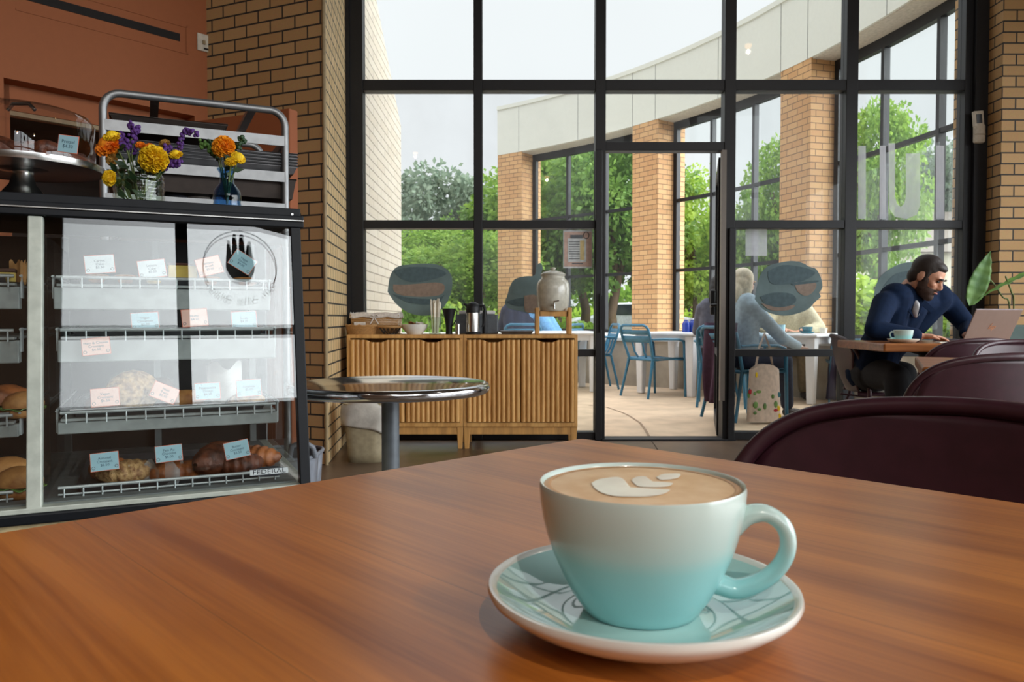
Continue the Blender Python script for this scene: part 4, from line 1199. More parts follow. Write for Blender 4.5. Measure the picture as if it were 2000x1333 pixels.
def cup_mat():
    # white glaze at the lip running into aqua below: the colour of the glaze itself
    m = mat('cup_body_glaze', (160, 206, 206), 0.22, coat=.35, coat_rough=.12, var=.01)
    nt = m.node_tree; b = nt.nodes['Principled BSDF']
    tc = nt.nodes.new('ShaderNodeTexCoord'); sp = nt.nodes.new('ShaderNodeSeparateXYZ'); nt.links.new(tc.outputs['Object'], sp.inputs[0])
    r = nt.nodes.new('ShaderNodeValToRGB'); mr = nt.nodes.new('ShaderNodeMapRange'); mr.inputs['From Max'].default_value = .066
    nt.links.new(sp.outputs['Z'], mr.inputs['Value']); nt.links.new(mr.outputs['Result'], r.inputs[0])
    e = r.color_ramp.elements; e[0].position = .0; e[0].color = rgb(150, 210, 214); e[1].position = 1.0; e[1].color = rgb(226, 232, 228)
    x = e.new(.45); x.color = rgb(158, 210, 210); x = e.new(.56); x.color = rgb(182, 210, 206); x = e.new(.93); x.color = rgb(196, 214, 208)
    nt.links.new(r.outputs[0], b.inputs['Base Color'])
    return m
cup_mat()
CZ = .0625
prof = [(0, .003), (.024, .002), (.0265, 0), (.0285, .0008), (.0305, .004), (.0345, .0095), (.0392, .0185), (.0437, .0285), (.0468, .0375), (.0488, .0455), (.0500, .053), (.0505, CZ - .002), (.0500, CZ), (.0488, CZ - .0005), (.0480, CZ - .004), (.0474, .050), (.0455, .038), (.041, .024), (.034, .012), (.02, .007), (0, .006)]
MB().lathe(prof, 96).build('cup_body', 'cup_body_glaze', t, smooth=60)
# handle: flattened loop with a thumb rest on top and a tail below
ha = math.radians(-12)
hd_ = V((math.cos(ha), math.sin(ha), 0))
hp_ = [(.0440, .0425), (.0500, .0480), (.0575, .0500), (.0635, .0480), (.0680, .0435), (.0697, .0370), (.0685, .0300), (.0645, .0235), (.0580, .0180), (.0510, .0145), (.0450, .0130), (.0390, .0145), (.0355, .0155)]
def catmull(pts, n=5):
    out = []
    P4 = [pts[0]] + list(pts) + [pts[-1]]
    for k in range(1, len(P4) - 2):
        p0, p1, p2, p3 = [V(q) for q in P4[k - 1:k + 3]]
        for j in range(n):
            s_ = j / n
            out.append(.5 * ((2 * p1) + (p2 - p0) * s_ + (2 * p0 - 5 * p1 + 4 * p2 - p3) * s_ ** 2 + (3 * p1 - p0 - 3 * p2 + p3) * s_ ** 3))
    out.append(V(pts[-1])); return out
hpath = [hd_ * x + V((0, 0, z)) for x, z in hp_]
hs = catmull([tuple(q) for q in hpath], 4)
rr = [.0058 if i < 6 else .0046 + .0006 * math.sin(i) * 0 for i in range(len(hs))]
rr = [.0062 - .0016 * min(1, i / 10) if i < len(hs) * .6 else .0046 + .0016 * (i / len(hs) - .6) / .4 for i in range(len(hs))]
MB().tube(hs, rr, 16, flat=(1.25, .85)).build('handle', 'cup_body_glaze', t, smooth=180)
COF = CZ - .0022
m = MB(); m.lathe([(.0482, COF), (.045, COF + .0004), (.030, COF + .0006), (0, COF + .0007)], 72); 
m.build('coffee_surface', 'latte', t, smooth=180)
m = MB(); m.lathe([(.0484, COF + .0002), (.0462, COF + .0009), (.0450, COF + .0006)], 72); m.build('crema_edge', 'crema_ring', t, smooth=180)
zc = TZ + .0085 + COF + .0010
def artp(pts, name='latte_art'):
    w = [PZ(930 + x / 2.836, 850 + y / 2.836, zc) for x, y in pts]
    ww = catmull([(q.x, q.y, q.z) for q in w + [w[0]]], 5)[:-1]
    mb = MB(Matrix.Translation((-.0640, -.374, -TZ - .0085))); i = mb.addv(ww); n = len(ww); c_ = sum(ww, V()) / n
    # fan from an interior point
    ci = mb.addv([c_ + V((0, 0, .0004))])
    for k in range(n): mb.addf((ci, i + k, i + (k + 1) % n))
    return mb.build(name, 'latte_milk', t, smooth=180)
artp([(648, 266), (690, 245), (780, 232), (822, 240), (850, 268), (880, 298), (940, 308), (1030, 306), (1095, 304), (1060, 328), (980, 342), (880, 344), (780, 340), (710, 322), (668, 296)])
artp([(875, 250), (900, 232), (950, 228), (978, 246), (1010, 262), (1060, 260), (1110, 268), (1080, 286), (990, 290), (920, 286), (890, 268)])
artp([(1015, 232), (1050, 216), (1100, 212), (1150, 214), (1140, 236), (1090, 246), (1040, 248)])

# ------------------------------------------------------------------ maroon steel chairs
def maroon_chair(label, x, y, back_dir, proto=None):
    """local: back plane at y=0, seat towards +y; back_dir = world direction the back faces away to (from sitter outwards)"""
    ang = math.atan2(back_dir[1], back_dir[0]) + PI / 2      # local -y points along back_dir
    if proto:
        return dup(proto, loc=(x, y, 0), rot=ang, label=label)
    t = thing('cafe_chair', label, 'chair', (x, y, 0), ang, 'maroon metal cafe chairs')
    # hoop: rear legs and rounded top in one tube
    hoop = [(-.25, -.06, 0), (-.262, -.005, .30), (-.272, .02, .44), (-.279, -.005, .56), (-.277, -.03, .65), (-.266, -.05, .715), (-.238, -.064, .764), (-.192, -.074, .795), (-.13, -.080, .811), (-.06, -.083, .818), (0, -.085, .82)]
    full = hoop + [(-a, b, c) for a, b, c in hoop[-2::-1]]
    full = catmull(full, 4)
    def curved(p):   # bend the back around the sitter
        return V((p[0], p[1] + .9 * p[0] * p[0] * (1 if p[2] > .4 else max(0, (p[2]) / .4)), p[2]))
    MB().tube([curved(p) for p in full], .0125, 12).build('hoop_frame', 'maroon_metal', t, smooth=180)
    # shell panel: fills the hoop, its sides drawing in towards the seat
    def fn(u, v_):
        z = .455 + (.812 - .455) * v_
        # half width of hoop at height z
        hz = [(.44, .19), (.50, .198), (.56, .212), (.62, .232), (.66, .250), (.70, .264), (.74, .252), (.775, .222), (.80, .170), (.812, .10), (.82, .0)]
        for (z0, w0), (z1, w1) in zip(hz, hz[1:]):
            if z0 <= z <= z1: hw = w0 + (w1 - w0) * (z - z0) / (z1 - z0); break
        x_ = (u * 2 - 1) * hw
        yb = .02 - .105 * ((z - .44) / .38) ** .9
        return (x_, yb + .9 * x_ * x_ - .014 * math.sin(min(1, v_ * 1.05) * PI) , z)
    MB().grid(fn, 26, 22).build('backrest', 'maroon_metal', t, smooth=180, solid=.005)
    # thin shoulder flange just inside the hoop
    def sf(u, v_):
        a = u * 2 * PI; r = .215 * (1 if True else 0)
        x_ = r * v_ * math.copysign(abs(math.cos(a)) ** .7, math.cos(a)); y_ = .215 + .2 * v_ * math.copysign(abs(math.sin(a)) ** .7, math.sin(a))
        return (x_, y_, .455 - .012 * (1 - v_ ** 3))
    MB().grid(sf, 36, 6).build('seat', 'maroon_metal', t, smooth=180, solid=.008)
    MB().tube([(-.215, .03, .445), (-.225, .215, .442), (-.2, .38, .44), (0, .425, .44), (.2, .38, .44), (.225, .215, .442), (.215, .03, .445)], .012, 10).build('seat_frame', 'maroon_metal', t, smooth=60)
    for s_ in (-1, 1):
        MB().tube([(s_ * .19, .37, .44), (s_ * .21, .42, 0)], [.0135, .011], 10).build('leg', 'maroon_metal', t, smooth=60)
        MB().tube([(s_ * .255, .02, .40), (s_ * .2, .385, .36)], .007, 8).build('stretcher', 'maroon_metal', t, smooth=60)
    return t
ch_n = V((.722, .692, 0))
Lp = V((.3330, 1.093, 0)); Cc = Lp + V((.692, -.722, 0)) * .262
mc = maroon_chair('nearest maroon chair, pushed up to the foreground table', Cc.x, Cc.y, (.722, .692)); mc.scale = (1, 1, .962)
maroon_chair('maroon chair second from the camera, in front of the small side table', 1.46, 2.33, (.12, -.99), mc)
maroon_chair('maroon chair at far right, third row, behind the second maroon chair', 2.42, 3.62, (.05, 1), mc)
maroon_chair('maroon chair just below the laptop', 2.42, 4.05, (.12, -1), mc)
maroon_chair('maroon chair the man in navy sits on', 2.17, 5.04, (-.93, .2), mc)

c = PZ(1785, 716, .75)
cafe_table('wooden table between the maroon chairs, mostly hidden', V((1.57, 3.02, 0)), -.45, .75, .70, 'cafe_wood')
cafe_table('wooden table by the window where the man works', V((2.02, 4.82, 0)), -.06, 1.25, .70, 'cafe_wood', top=.765, th=.045)

# ------------------------------------------------------------------ man with laptop
root = thing('person', 'bearded man in navy overshirt and dark trousers typing at a laptop', 'person', (2.30, 5.0, 0))
J = dict(hl=P(1684, 722, 4.98), hr=P(1706, 728, 4.80), kl=P(1765, 730, 4.85), kr=P(1752, 738, 4.45), al=V((2.55, 4.75, .10)), ar=V((2.20, 4.35, .10)), tf=V((1, -.3, 0)),
         sr=P(1728, 593, 4.60), sl=P(1848, 590, 4.92), neck=P(1787, 568, 4.74), head=P(1812, 541, 4.64), hf=(.62, -.60, -.52), hu=(.30, -.25, .9),
         er=P(1708, 657, 4.42), wr=P(1792, 656, 4.36), el=P(1892, 640, 4.85), wl=P(1888, 655, 4.62), hdr=V((1, .04, -.02)), hnr=V((0, 0, -1)), hdl=V((-.2, -1, 0)), hnl=V((0, 0, -1)), curl=.45, cuff=.9)
for kk in ('er',): J[kk].z = .835
J['wr'] = P(1795, 657, 4.36)
figure(root, J, dict(skin='skin', shirt='navy_shirt', trousers='dark_trousers', hair='hair_brown'), voxel=.0075, hair='short', beard=True)
# white tee in the shirt opening, collar, shirt tail
M_ = Matrix.Translation(-V(root.location))
def patch(pts, name, m, Y, push=0, th=.004):
    mb = MB(M_); w = [P(x, y, Y + d) for x, y, d in pts]; mb.addf([mb.addv([q]) for q in w])
    return mb.build(name, m, root, solid=th)
mb = MB(M_); nk = J['neck']; cv = V((.55, -.8, 0)).normalized()
ctr = nk + cv * .115 + V((0, 0, -.085)) 
mb.ell(P(1789, 604, 4.64), (.022, .026, .052), None, 16, 12); mb.build('undershirt', 'white_cloth', root, smooth=180)
for sx, a in ((-1, [(1768, 566), (1776, 600), (1786, 622), (1772, 606), (1762, 580)]), (1, [(1806, 586), (1824, 604), (1818, 612), (1802, 598), (1792, 620), (1797, 596)])):
    mb = MB(M_); w = [P(x, y, 4.585) for x, y in a]; mb.addf([mb.addv([q]) for q in w]); mb.build('collar', 'navy_shirt', root, solid=.006)
mb = MB(M_); mb.ell(P(1660, 694, 4.95), (.045, .05, .02), None, 12, 8); mb.build('shirt_tail', 'white_cloth', root, smooth=180)

# laptop
t = thing('laptop', 'open taupe laptop seen from behind, copper logo on the lid', 'laptop', (2.53, 4.36, .766), math.radians(14))
LW = .318
lean = math.radians(-27)
ml = Matrix.Rotation(-lean, 4, 'X')
MB(ml).box(0, LW, -.003, .003, 0, .205).build('lid', 'laptop_lid', t, bevel=.003)
MB(ml).box(.001, LW - .001, -.0035, .0035, .2035, .2075).build('lid_edge', 'laptop_edge', t)
MB(ml).box(.008, LW - .008, .003, .0036, .012, .195).build('screen', 'screen_dark', t)
MB().box(0, LW, .004, .215, 0, .014).build('base', 'laptop_edge', t, bevel=.004)
mb = MB()
for r_ in range(5):
    for k in range(13): mb.box(.03 + k * .0202, .047 + k * .0202, .03 + r_ * .019, .046 + r_ * .019, .014, .0155)
mb.build('keyboard', 'screen_dark', t)
# the four-stroke slanted logo
lg = MB(ml)
def stroke(pts, w=.0026):
    for a, b in zip(pts, pts[1:]): lg.bar((a[0], -.0045, a[1]), (b[0], -.0045, b[1]), w, .001, (0, 1, 0))
ox, oz_ = .135, .085
for q in ([(0, 0), (.014, .038)], [(.006, .017), (.012, .017), (.0145, .014), (.009, -.0)], [(.017, .0), (.0225, .016), (.026, .017)], [(.0195, .001), (.027, .001)], [(.027, .001), (.0325, .017)], [(.024, -.012), (.0345, .018), (.042, .018), (.0435, .015), (.039, .002), (.030, .002)]):
    stroke([(ox + a, oz_ + b) for a, b in q])
lg.build('lid_logo', 'logo_copper', t)
# his cup on the table
cp = PZ(1754, 669, .766)
saucer('cream saucer on the wooden table in front of the man', V((2.14, 4.24, .766)), 'cream_glaze', 1.05)
cup_set('coffee_cup', 'pale aqua cup on the wooden table beside the man\'s arm', V((2.14, 4.24, .773)), 'cup_body_glaze', 1.02, rz=PI * 1.0)
o = MB().box(2.30, 2.42, 4.17, 4.22, .766, .772).build('folded_napkin', 'cream_glaze', bevel=.002); tag(o, 'thin pale napkin lying right of the man\'s saucer', 'napkin')

# plant and box by the right pier
pl_ = thing('potted_plant', 'tall arrowhead leaf plant beside the right brick pier', 'plant', (3.22, 5.05, 0))
MB().lathe([(0, 0), (.14, 0), (.17, .05), (.19, .40), (.175, .40), (.16, .36), (0, .35)], 28).build('pot', 'planter_green', pl_, smooth=50)
def leaf(tip, base, w, bend, name='leaf', m='leaf_green', nrm=V((0, -1, .1))):
    tip, base = V(tip), V(base); d = tip - base; L_ = d.length; a = d.normalized(); s_ = a.cross(nrm).normalized(); n_ = s_.cross(a)
    def fn(u, v_):
        ww = w * math.sin(min(1, v_ * 1.02) ** .75 * PI) ** .8 * (1 if v_ > 0 else 0)
        x = (u * 2 - 1)
        return base + a * L_ * v_ + s_ * x * ww + n_ * (abs(x) * .25 * ww + bend * v_ * v_ + .004 * math.sin(v_ * 40) * abs(x))
    mb = MB(Matrix.Translation(-V(pl_.location))); mb.grid(fn, 8, 22)
    return mb.build(name, m, pl_, smooth=180, solid=.002)
leaf(P(1931, 491, 4.9), P(1893, 598, 4.9), .062, .02)
leaf(P(1910, 572, 4.8), P(2045, 518, 4.9), .022, -.04, nrm=V((0, -.3, 1)))
stem = lambda pts: MB(Matrix.Translation(-V(pl_.location))).tube(catmull([tuple(q) for q in pts], 5), [.005] * ((len(pts) - 1) * 5 + 1), 8).build('stem', 'stem_green', pl_, smooth=60)
stem([P(1915, 535, 4.9), P(1935, 548, 4.9), P(1958, 580, 4.92), P(1972, 605, 4.95), V((3.24, 5.05, .38))])
stem([P(1964, 540, 4.85), P(1975, 570, 4.88), P(1980, 600, 4.95), V((3.26, 5.05, .38))])
stem([P(2045, 518, 4.9), P(2020, 600, 4.95), V((3.28, 5.08, .38))])
for q in range(4):
    a = V((3.25 + .1 * q, 5.2, .4)); leaf(a + V((.06, -.05 + .04 * q, .42 + .05 * q)), a, .035, .03, m='leaf_dark')
o = MB().box(2.93, 3.15, 4.62, 4.80, .766, .86).build('planter_box', 'planter_green', bevel=.008); tag(o, 'dark green box on the window table behind the laptop', 'box')

# ------------------------------------------------------------------ sideboard of two fluted cabinets
CY = 5.30; CT = P(905, 654, CY).z
cx0, cx1, cxm = P(677, 660, CY).x, P(1129, 660, CY).x, P(905, 660, CY).x
def cabinet(x0, x1, label):
    t = thing('cabinet', label, 'cabinet', (x0, CY, 0), group='fluted wooden sideboard cabinets')
    w = x1 - x0 - .002; d = .37; zb = .155; th = .02
    m = MB(); m.box(0, w, 0, d, CT - .025, CT); m.box(0, .022, 0.0, d, zb, CT - .025); m.box(w - .022, w, 0.0, d, zb, CT - .025); m.box(.022, w - .022, 0, d, zb, zb + .03); m.box(.022, w - .022, d - .01, d, zb, CT)
    m.build('carcass', 'cabinet_wood', t, bevel=.002)
    # legs and apron
    m = MB(); m.box(.03, w - .03, .02, .045, zb - .055, zb); m.build('apron', 'oak_light', t)
    for lx in (.0, w - .045):
        for ly in (.015, d - .06):
            s_ = -1 if lx < .1 else 1
            mb = MB(); xx = lx; i = mb.addv([(xx + .006, ly + .006, 0), (xx + .036, ly + .006, 0), (xx + .036, ly + .036, 0), (xx + .006, ly + .036, 0), (xx, ly, zb), (xx + .045, ly, zb), (xx + .045, ly + .045, zb), (xx, ly + .045, zb)])
            for f in ((3, 2, 1, 0), (4, 5, 6, 7), (0, 1, 5, 4), (1, 2, 6, 5), (2, 3, 7, 6), (3, 0, 4, 7)): mb.addf([i + k for k in f])
            mb.build('leg', 'oak_light', t, bevel=.003)
    for a, b in ((.024, w / 2 - .003), (w / 2 + .003, w - .024)):
        n = 11; m = MB(); rows = []
        z0, z1 = zb + .035, CT - .035
        seg = 8
        def prof(u):
            q = (u * n) % 1; return -.004 - .014 * max(0, math.sin(q * PI)) ** .6
        N_ = n * seg
        notch = lambda x: .018 * math.exp(-(((x - (a + b) / 2) / ((b - a) * .16)) ** 4))
        i = m.addv([(a + (b - a) * k / N_, prof(k / N_), z0) for k in range(N_ + 1)] + [(a + (b - a) * k / N_, prof(k / N_), z1 - notch(a + (b - a) * k / N_)) for k in range(N_ + 1)])
        for k in range(N_): m.addf((i + k, i + k + 1, i + N_ + 2 + k, i + N_ + 1 + k))
        m.box(a, b, -.002, .016, z0, z1 - .018)
        m.build('door', 'cabinet_wood', t, smooth=30)
    return t
cabinet(cx0, cxm, 'left fluted wooden cabinet, half behind the round metal table')
cabinet(cxm, cx1, 'right fluted wooden cabinet beside the doorway')
def on(px, Y): return P(px, 640, Y).x
def lath(name, label, cat, px, Y, prof, m, n=28, z=CT, sx=1, sy=1, parent=None, **k):
    o = MB().lathe(prof, n, sx=sx, sy=sy).build(name, m, parent, smooth=45, **k)
    if parent is None:
        o.location = (on(px, Y), Y, z); tag(o, label, cat)
    return o
# baskets
def weave(mb, rx_, ry_, h, r0=.86):
    for k in range(9):
        f = r0 + (1 - r0) * k / 8; z = h * k / 8
        mb.tube([(rx_ * f * math.cos(a * PI / 16), ry_ * f * math.sin(a * PI / 16), z + .003 * math.sin(a * 4)) for a in range(32)], .0055, 6, closed=True)
    return mb
t = thing('wicker_basket', 'small oval wicker basket, leftmost on the sideboard front', 'basket', (on(706, 5.38), 5.38, CT))
weave(MB(), .105, .075, .062).build('woven_side', 'wicker', t, smooth=60); MB().lathe([(0, .003), (.085, .003), (.09, .01), (0, .01)], 24, sx=1, sy=.75).build('bottom', 'wicker', t)
t = thing('bread_basket', 'rectangular basket lined with white cloth, at back left of sideboard', 'basket', (on(736, 5.54), 5.54, CT))
m = MB()
for k in range(12):
    z = .004 + k * .0115; a, b = .155 + .0012 * k, .075 + .0012 * k
    m.tube([(-a, -b, z), (a, -b, z), (a, b, z), (-a, b, z)], .0055, 6, closed=True)
m.build('woven_side', 'wicker', t); MB().box(-.15, .15, -.07, .07, 0, .01).build('bottom', 'wicker', t)
def cl(u, v_):
    a = u * 2 * PI; x = max(-1, min(1, 1.35 * math.cos(a))) * .172; y = max(-1, min(1, 1.35 * math.sin(a))) * .092
    return (x * (1 + .03 * v_), y * (1 + .06 * v_), .15 - .035 * v_ + .006 * math.sin(a * 9))
MB().grid(cl, 60, 3).build('cloth_liner', 'linen', t, smooth=180, solid=.004)
m = MB()
for s_ in (-1, 1):
    m.tube([(0, -.1, .125), (s_ * .02, -.105, .135), (s_ * .035, -.105, .12), (s_ * .015, -.105, .115), (0, -.1, .122)], .004, 6); m.tube([(0, -.1, .12), (s_ * .012, -.105, .10), (s_ * .03, -.105, .07)], .004, 6)
m.build('bow', 'linen', t, smooth=60)
o = MB().box(-.04, .04, -.006, .006, 0, .04).build('sugar_packets', 'linen'); o.location = (on(704, 5.46) , 5.44, CT + .045); tag(o, 'pale paper packets standing in the oval wicker basket', 'packets')
t = thing('wire_basket', 'dark wire basket with light wooden rim on the sideboard', 'basket', (on(762, 5.38), 5.38, CT))
m = MB()
for k in range(14):
    a = k * 2 * PI / 14; m.tube([(.045 * math.cos(a), .045 * math.sin(a), .003), (.078 * math.cos(a + .25), .078 * math.sin(a + .25), .05)], .002, 5); m.tube([(.045 * math.cos(a), .045 * math.sin(a), .003), (.078 * math.cos(a - .25), .078 * math.sin(a - .25), .05)], .002, 5)
m.build('wires', 'dark_wire', t); m = MB().lathe([(0, .0), (.046, .0), (.046, .004), (0, .004)], 20); m.build('bottom', 'dark_wire', t)
MB().tube([(.08 * math.cos(a * PI / 12), .08 * math.sin(a * PI / 12), .052) for a in range(24)], .006, 8, closed=True).build('rim', 'wicker', t, smooth=60)
lath('serving_bowl', 'white ceramic bowl full of small packets on the sideboard', 'bowl', 810, 5.40, [(0, .002), (.05, 0), (.055, .006), (.085, .04), (.093, .07), (.089, .07), (.08, .042), (.05, .012), (0, .010)], 'rim_white')
rnd = random.Random(12); bx, by = on(810, 5.40), 5.40
for k in range(16):
    a, r_ = rnd.uniform(0, 6.28), rnd.uniform(.0, .06)
    o = MB().box(-.022, .022, -.014, .014, -.003, .003).build('sugar_packet', rnd.choice(['wicker', 'crust', 'linen', 'paper_brown', 'brown_mixed']), bevel=.002)
    o.location = (bx + r_ * math.cos(a), by + r_ * math.sin(a), CT + .062 + .016 * rnd.random()); o.rotation_euler = (rnd.uniform(-.5, .5), rnd.uniform(-.5, .5), rnd.uniform(0, 3))
    tag(o, 'small paper packet heaped in the white ceramic bowl', 'packet', 'packets in the white bowl')
o = MB().ell((bx, by, CT + .035), (.072, .072, .028)).build('packet_heap', 'brown_mixed', smooth=180); tag(o, 'mass of brown packets at the bottom of the white bowl', 'packets'); o['kind'] = 'stuff'
lath('straw_glass', 'clear glass holding tall pale straws on the sideboard', 'glass', 849, 5.38, [(0, .0), (.040, 0), (.045, .12), (.043, .12), (.038, .006), (0, .006)], 'jar_glass')
rnd = random.Random(5)
for k in range(22):
    a = rnd.uniform(0, 6.28); r_ = rnd.uniform(0, .03); h_ = rnd.uniform(.215, .25)
    o = MB().tube([(r_ * math.cos(a) * .8, r_ * math.sin(a) * .8, .008), (r_ * math.cos(a) * 1.5, r_ * math.sin(a) * 1.5, h_)], .0045, 6).build('drinking_straw', 'straw_paper', smooth=60)
    o.location = (on(849, 5.38), 5.38, CT); tag(o, 'pale drinking straw standing in the clear glass', 'straw', 'drinking straws in the glass')
t = thing('cup_dispenser', 'black tapered lid and cup holder on the sideboard', 'holder', (on(877, 5.40), 5.40, CT))
MB().lathe([(0, .0), (.024, 0), (.022, .05), (.028, .09), (.045, .165), (.050, .18), (.046, .18), (.024, .09), (0, .08)], 24).build('cone', 'black_metal', t, smooth=50)
MB().tube([(.046, -.01, .17), (.058, -.01, .16), (.05, -.01, .10), (.026, -.01, .06)], .004, 6).build('bracket', 'black_metal', t)
lath('steel_tumbler', 'small steel tumbler between black holder and thermos', 'tumbler', 894, 5.36, [(0, 0), (.017, 0), (.017, .072), (.015, .072), (.015, .004), (0, .004)], 'steel')
t = thing('coffee_thermos', 'steel coffee thermos with black lid and handle', 'thermos', (on(924, 5.40), 5.40, CT))
MB().lathe([(0, 0), (.054, 0), (.056, .012), (.05, .018), (0, .018)], 32).build('base', 'black_metal', t, smooth=50)
MB().lathe([(.047, .016), (.047, .15), (.046, .155), (0, .155)], 36).build('flask', 'steel', t, smooth=50)
MB().lathe([(.049, .150), (.05, .175), (.046, .20), (.034, .215), (.014, .225), (0, .226)], 32).build('lid', 'black_metal', t, smooth=60)
MB().tube([(.04, 0, .20), (.075, 0, .20), (.083, 0, .17), (.078, 0, .08), (.062, 0, .05)], [.009, .011, .011, .009, .006], 10).build('handle', 'black_metal', t, smooth=60)
MB().tube([(-.035, 0, .195), (-.062, 0, .212)], [.012, .008], 10).build('spout', 'black_metal', t, smooth=60)
t = thing('napkin_box', 'grey metal box with folded white towels on top, behind the thermos', 'box', (on(932, 5.56), 5.56, CT))
MB().box(-.15, .15, -.07, .07, 0, .14).build('box_body', 'pole_grey', t, bevel=.006)
for k in range(3):
    o = MB().box(-.13 + .09 * k, -.05 + .09 * k, -.06, .06, 0, .026).build('folded_towel', 'white_cloth', bevel=.01); o.location = (on(932, 5.56), 5.56, CT + .14); tag(o, ['left', 'middle', 'right'][k] + ' white folded towel on top of grey metal box', 'towel', 'towels on the metal box')
lath('stopper_jar', 'small clear jar with dark top near the thermos handle', 'jar', 947, 5.50, [(0, 0), (.02, 0), (.02, .13), (.014, .15), (.014, .165), (0, .165)], 'black_metal')
o = MB().lathe([(0, .004), (.13, .004), (.150, .018), (.153, .018), (.135, 0), (0, 0)], 4).build('serving_tray', 'scuffed_tray'); 
bpy.data.objects.remove(o)
t = thing('serving_tray', 'shallow grey metal tray between thermos and water dispenser', 'tray', (on(1009, 5.42), 5.42, CT))
m = MB(); m.box(-.10, .10, -.06, .06, 0, .004)
m.build('tray_base', 'scuffed_tray', t); MB().tube([(-.112, -.07, .022), (.112, -.07, .022), (.112, .07, .022), (-.112, .07, .022)], .005, 8, closed=True).build('rim', 'scuffed_tray', t)
m = MB()
for a, b in (((-.1, -.06), (.1, -.06)), ((.1, -.06), (.1, .06)), ((.1, .06), (-.1, .06)), ((-.1, .06), (-.1, -.06))):
    i = m.addv([(a[0], a[1], 0), (b[0], b[1], 0), (b[0] * 1.12, b[1] * 1.17, .022), (a[0] * 1.12, a[1] * 1.17, .022)]); m.addf((i, i + 1, i + 2, i + 3))
m.build('sides', 'scuffed_tray', t, solid=.002)
# water dispenser on its wooden stand
wx = on(1080, 5.44); wy = 5.44
t = thing('dispenser_stand', 'small oak stand under the ceramic water dispenser', 'stand', (wx, wy, CT))
for sx in (-1, 1):
    for sy in (-1, 1):
        MB().box(sx * .112 - .014, sx * .112 + .014, sy * .075 - .014, sy * .075 + .014, 0, .185).build('leg', 'oak_light', t, bevel=.005)
m = MB(); m.box(-.1, .1, -.075, -.055, .125, .16); m.box(-.1, .1, .055, .075, .125, .16); m.box(-.112, -.09, -.075, .075, .125, .16); m.box(.09, .112, -.075, .075, .125, .16); m.build('crossbar', 'oak_light', t, bevel=.002)
t = thing('water_dispenser', 'grey stoneware water dispenser with lid and steel tap', 'dispenser', (wx, wy, CT + .16))
MB().lathe([(0, 0), (.090, 0), (.098, .008), (.108, .04), (.114, .10), (.116, .155), (.113, .190), (.100, .217), (.084, .228), (.081, .245), (.086, .250), (.086, .254), (.07, .256), (0, .256)], 48).build('crock', 'stoneware', t, smooth=60)
MB().lathe([(.088, .256), (.088, .260), (.07, .272), (.03, .284), (.012, .288), (.012, .292), (.02, .298), (.018, .306), (0, .309)], 40).build('lid', 'stoneware', t, smooth=60)
m = MB(); m.tube([(0, -.1, .045), (0, -.135, .045)], .010, 12); m.tube([(0, -.128, .05), (0, -.135, .03), (.002, -.14, .012)], [.009, .008, .007], 12); m.tube([(0, -.13, .05), (.0, -.13, .068), (.035, -.135, .072)], [.005, .005, .004], 8); m.build('tap', 'steel', t, smooth=60)

# ------------------------------------------------------------------ round metal table, waste bins
rt_c = V((-.412, 2.62, 0))
t = thing('bistro_table', 'round polished metal table on a grey post beside the pastry case', 'table', rt_c)
RZ = P(760, 748, 2.62).z
MB().lathe([(0, .0), (.318, .0), (.3215, .0012), (.328, .0005), (.3335, -.003), (.3370, -.009), (.3380, -.016), (.3365, -.024), (.332, -.030), (.325, -.034), (.30, -.035), (0, -.035)], 96, (0, 0, RZ)).build('tabletop', 'table_chrome', t, smooth=75)
MB().cyl((0, 0, .02), (0, 0, RZ - .03), .030, n=24).build('post', 'pole_grey', t, smooth=60)
MB().lathe([(0, 0), (.22, 0), (.22, .01), (.04, .03), (0, .03)], 40).build('base', 'pole_grey', t, smooth=40)
bb = PZ(703, 906, 0); bb = V((-.92, 4.88, 0))
t = thing('waste_bin', 'beige waste bin with white liner standing by brick pier', 'bin', bb)
def binf(z, a=.105, b=.085, top=.14): return None
def bin_fn(h, a0, a1, b0, b1):
    def fn(u, v_):
        t_ = u * 2 * PI; c_, s_ = math.cos(t_), math.sin(t_)
        A = a0 + (a1 - a0) * v_; B_ = b0 + (b1 - b0) * v_
        return (A * math.copysign(abs(c_) ** .55, c_), B_ * math.copysign(abs(s_) ** .55, s_), h * v_)
    return fn
MB().grid(bin_fn(.37, .105, .135, .085, .11), 48, 6).build('bin_body', 'bin_beige', t, smooth=180, solid=.004)
m = MB(); m.prism([(bin_fn(.02, .105, .105, .085, .085)(k / 24, 0)[0], bin_fn(.02, .105, .105, .085, .085)(k / 24, 0)[1]) for k in range(24)], 0, .006); m.build('bottom', 'bin_beige', t)
rnd = random.Random(2)
def liner(u, v_):
    p = bin_fn(1, .142, .142, .117, .117)(u, 0); a = u * 2 * PI
    z = .385 - .20 * v_ - .05 * v_ * math.sin(a + .8) ; w = 1 + .06 * math.sin(v_ * PI) + .02 * math.sin(a * 7 + v_ * 4)
    if v_ < .12: z = .36 + .03 * math.sin(a * 3) + .12 * v_; w *= .97
    return (p[0] * w, p[1] * w, z)
MB().grid(liner, 72, 14).build('bin_liner', 'bin_liner', t, smooth=180, solid=.001)
gb = P(604, 870, 3.0)
t = thing('grey_tub', 'grey plastic tub with handles peeping out behind the case corner', 'tub', (gb.x - .09, 3.0, 0))
gz0, gz1 = 0, P(610, 886, 3.0).z
f_ = bin_fn(gz1, .10, .125, .12, .15)
MB().grid(f_, 40, 4).build('tub_body', 'grey_plastic', t, smooth=180, solid=.004)
MB().tube([f_(k / 40, 1) for k in range(40)], .008, 8, closed=True).build('rim', 'grey_plastic', t, smooth=60)
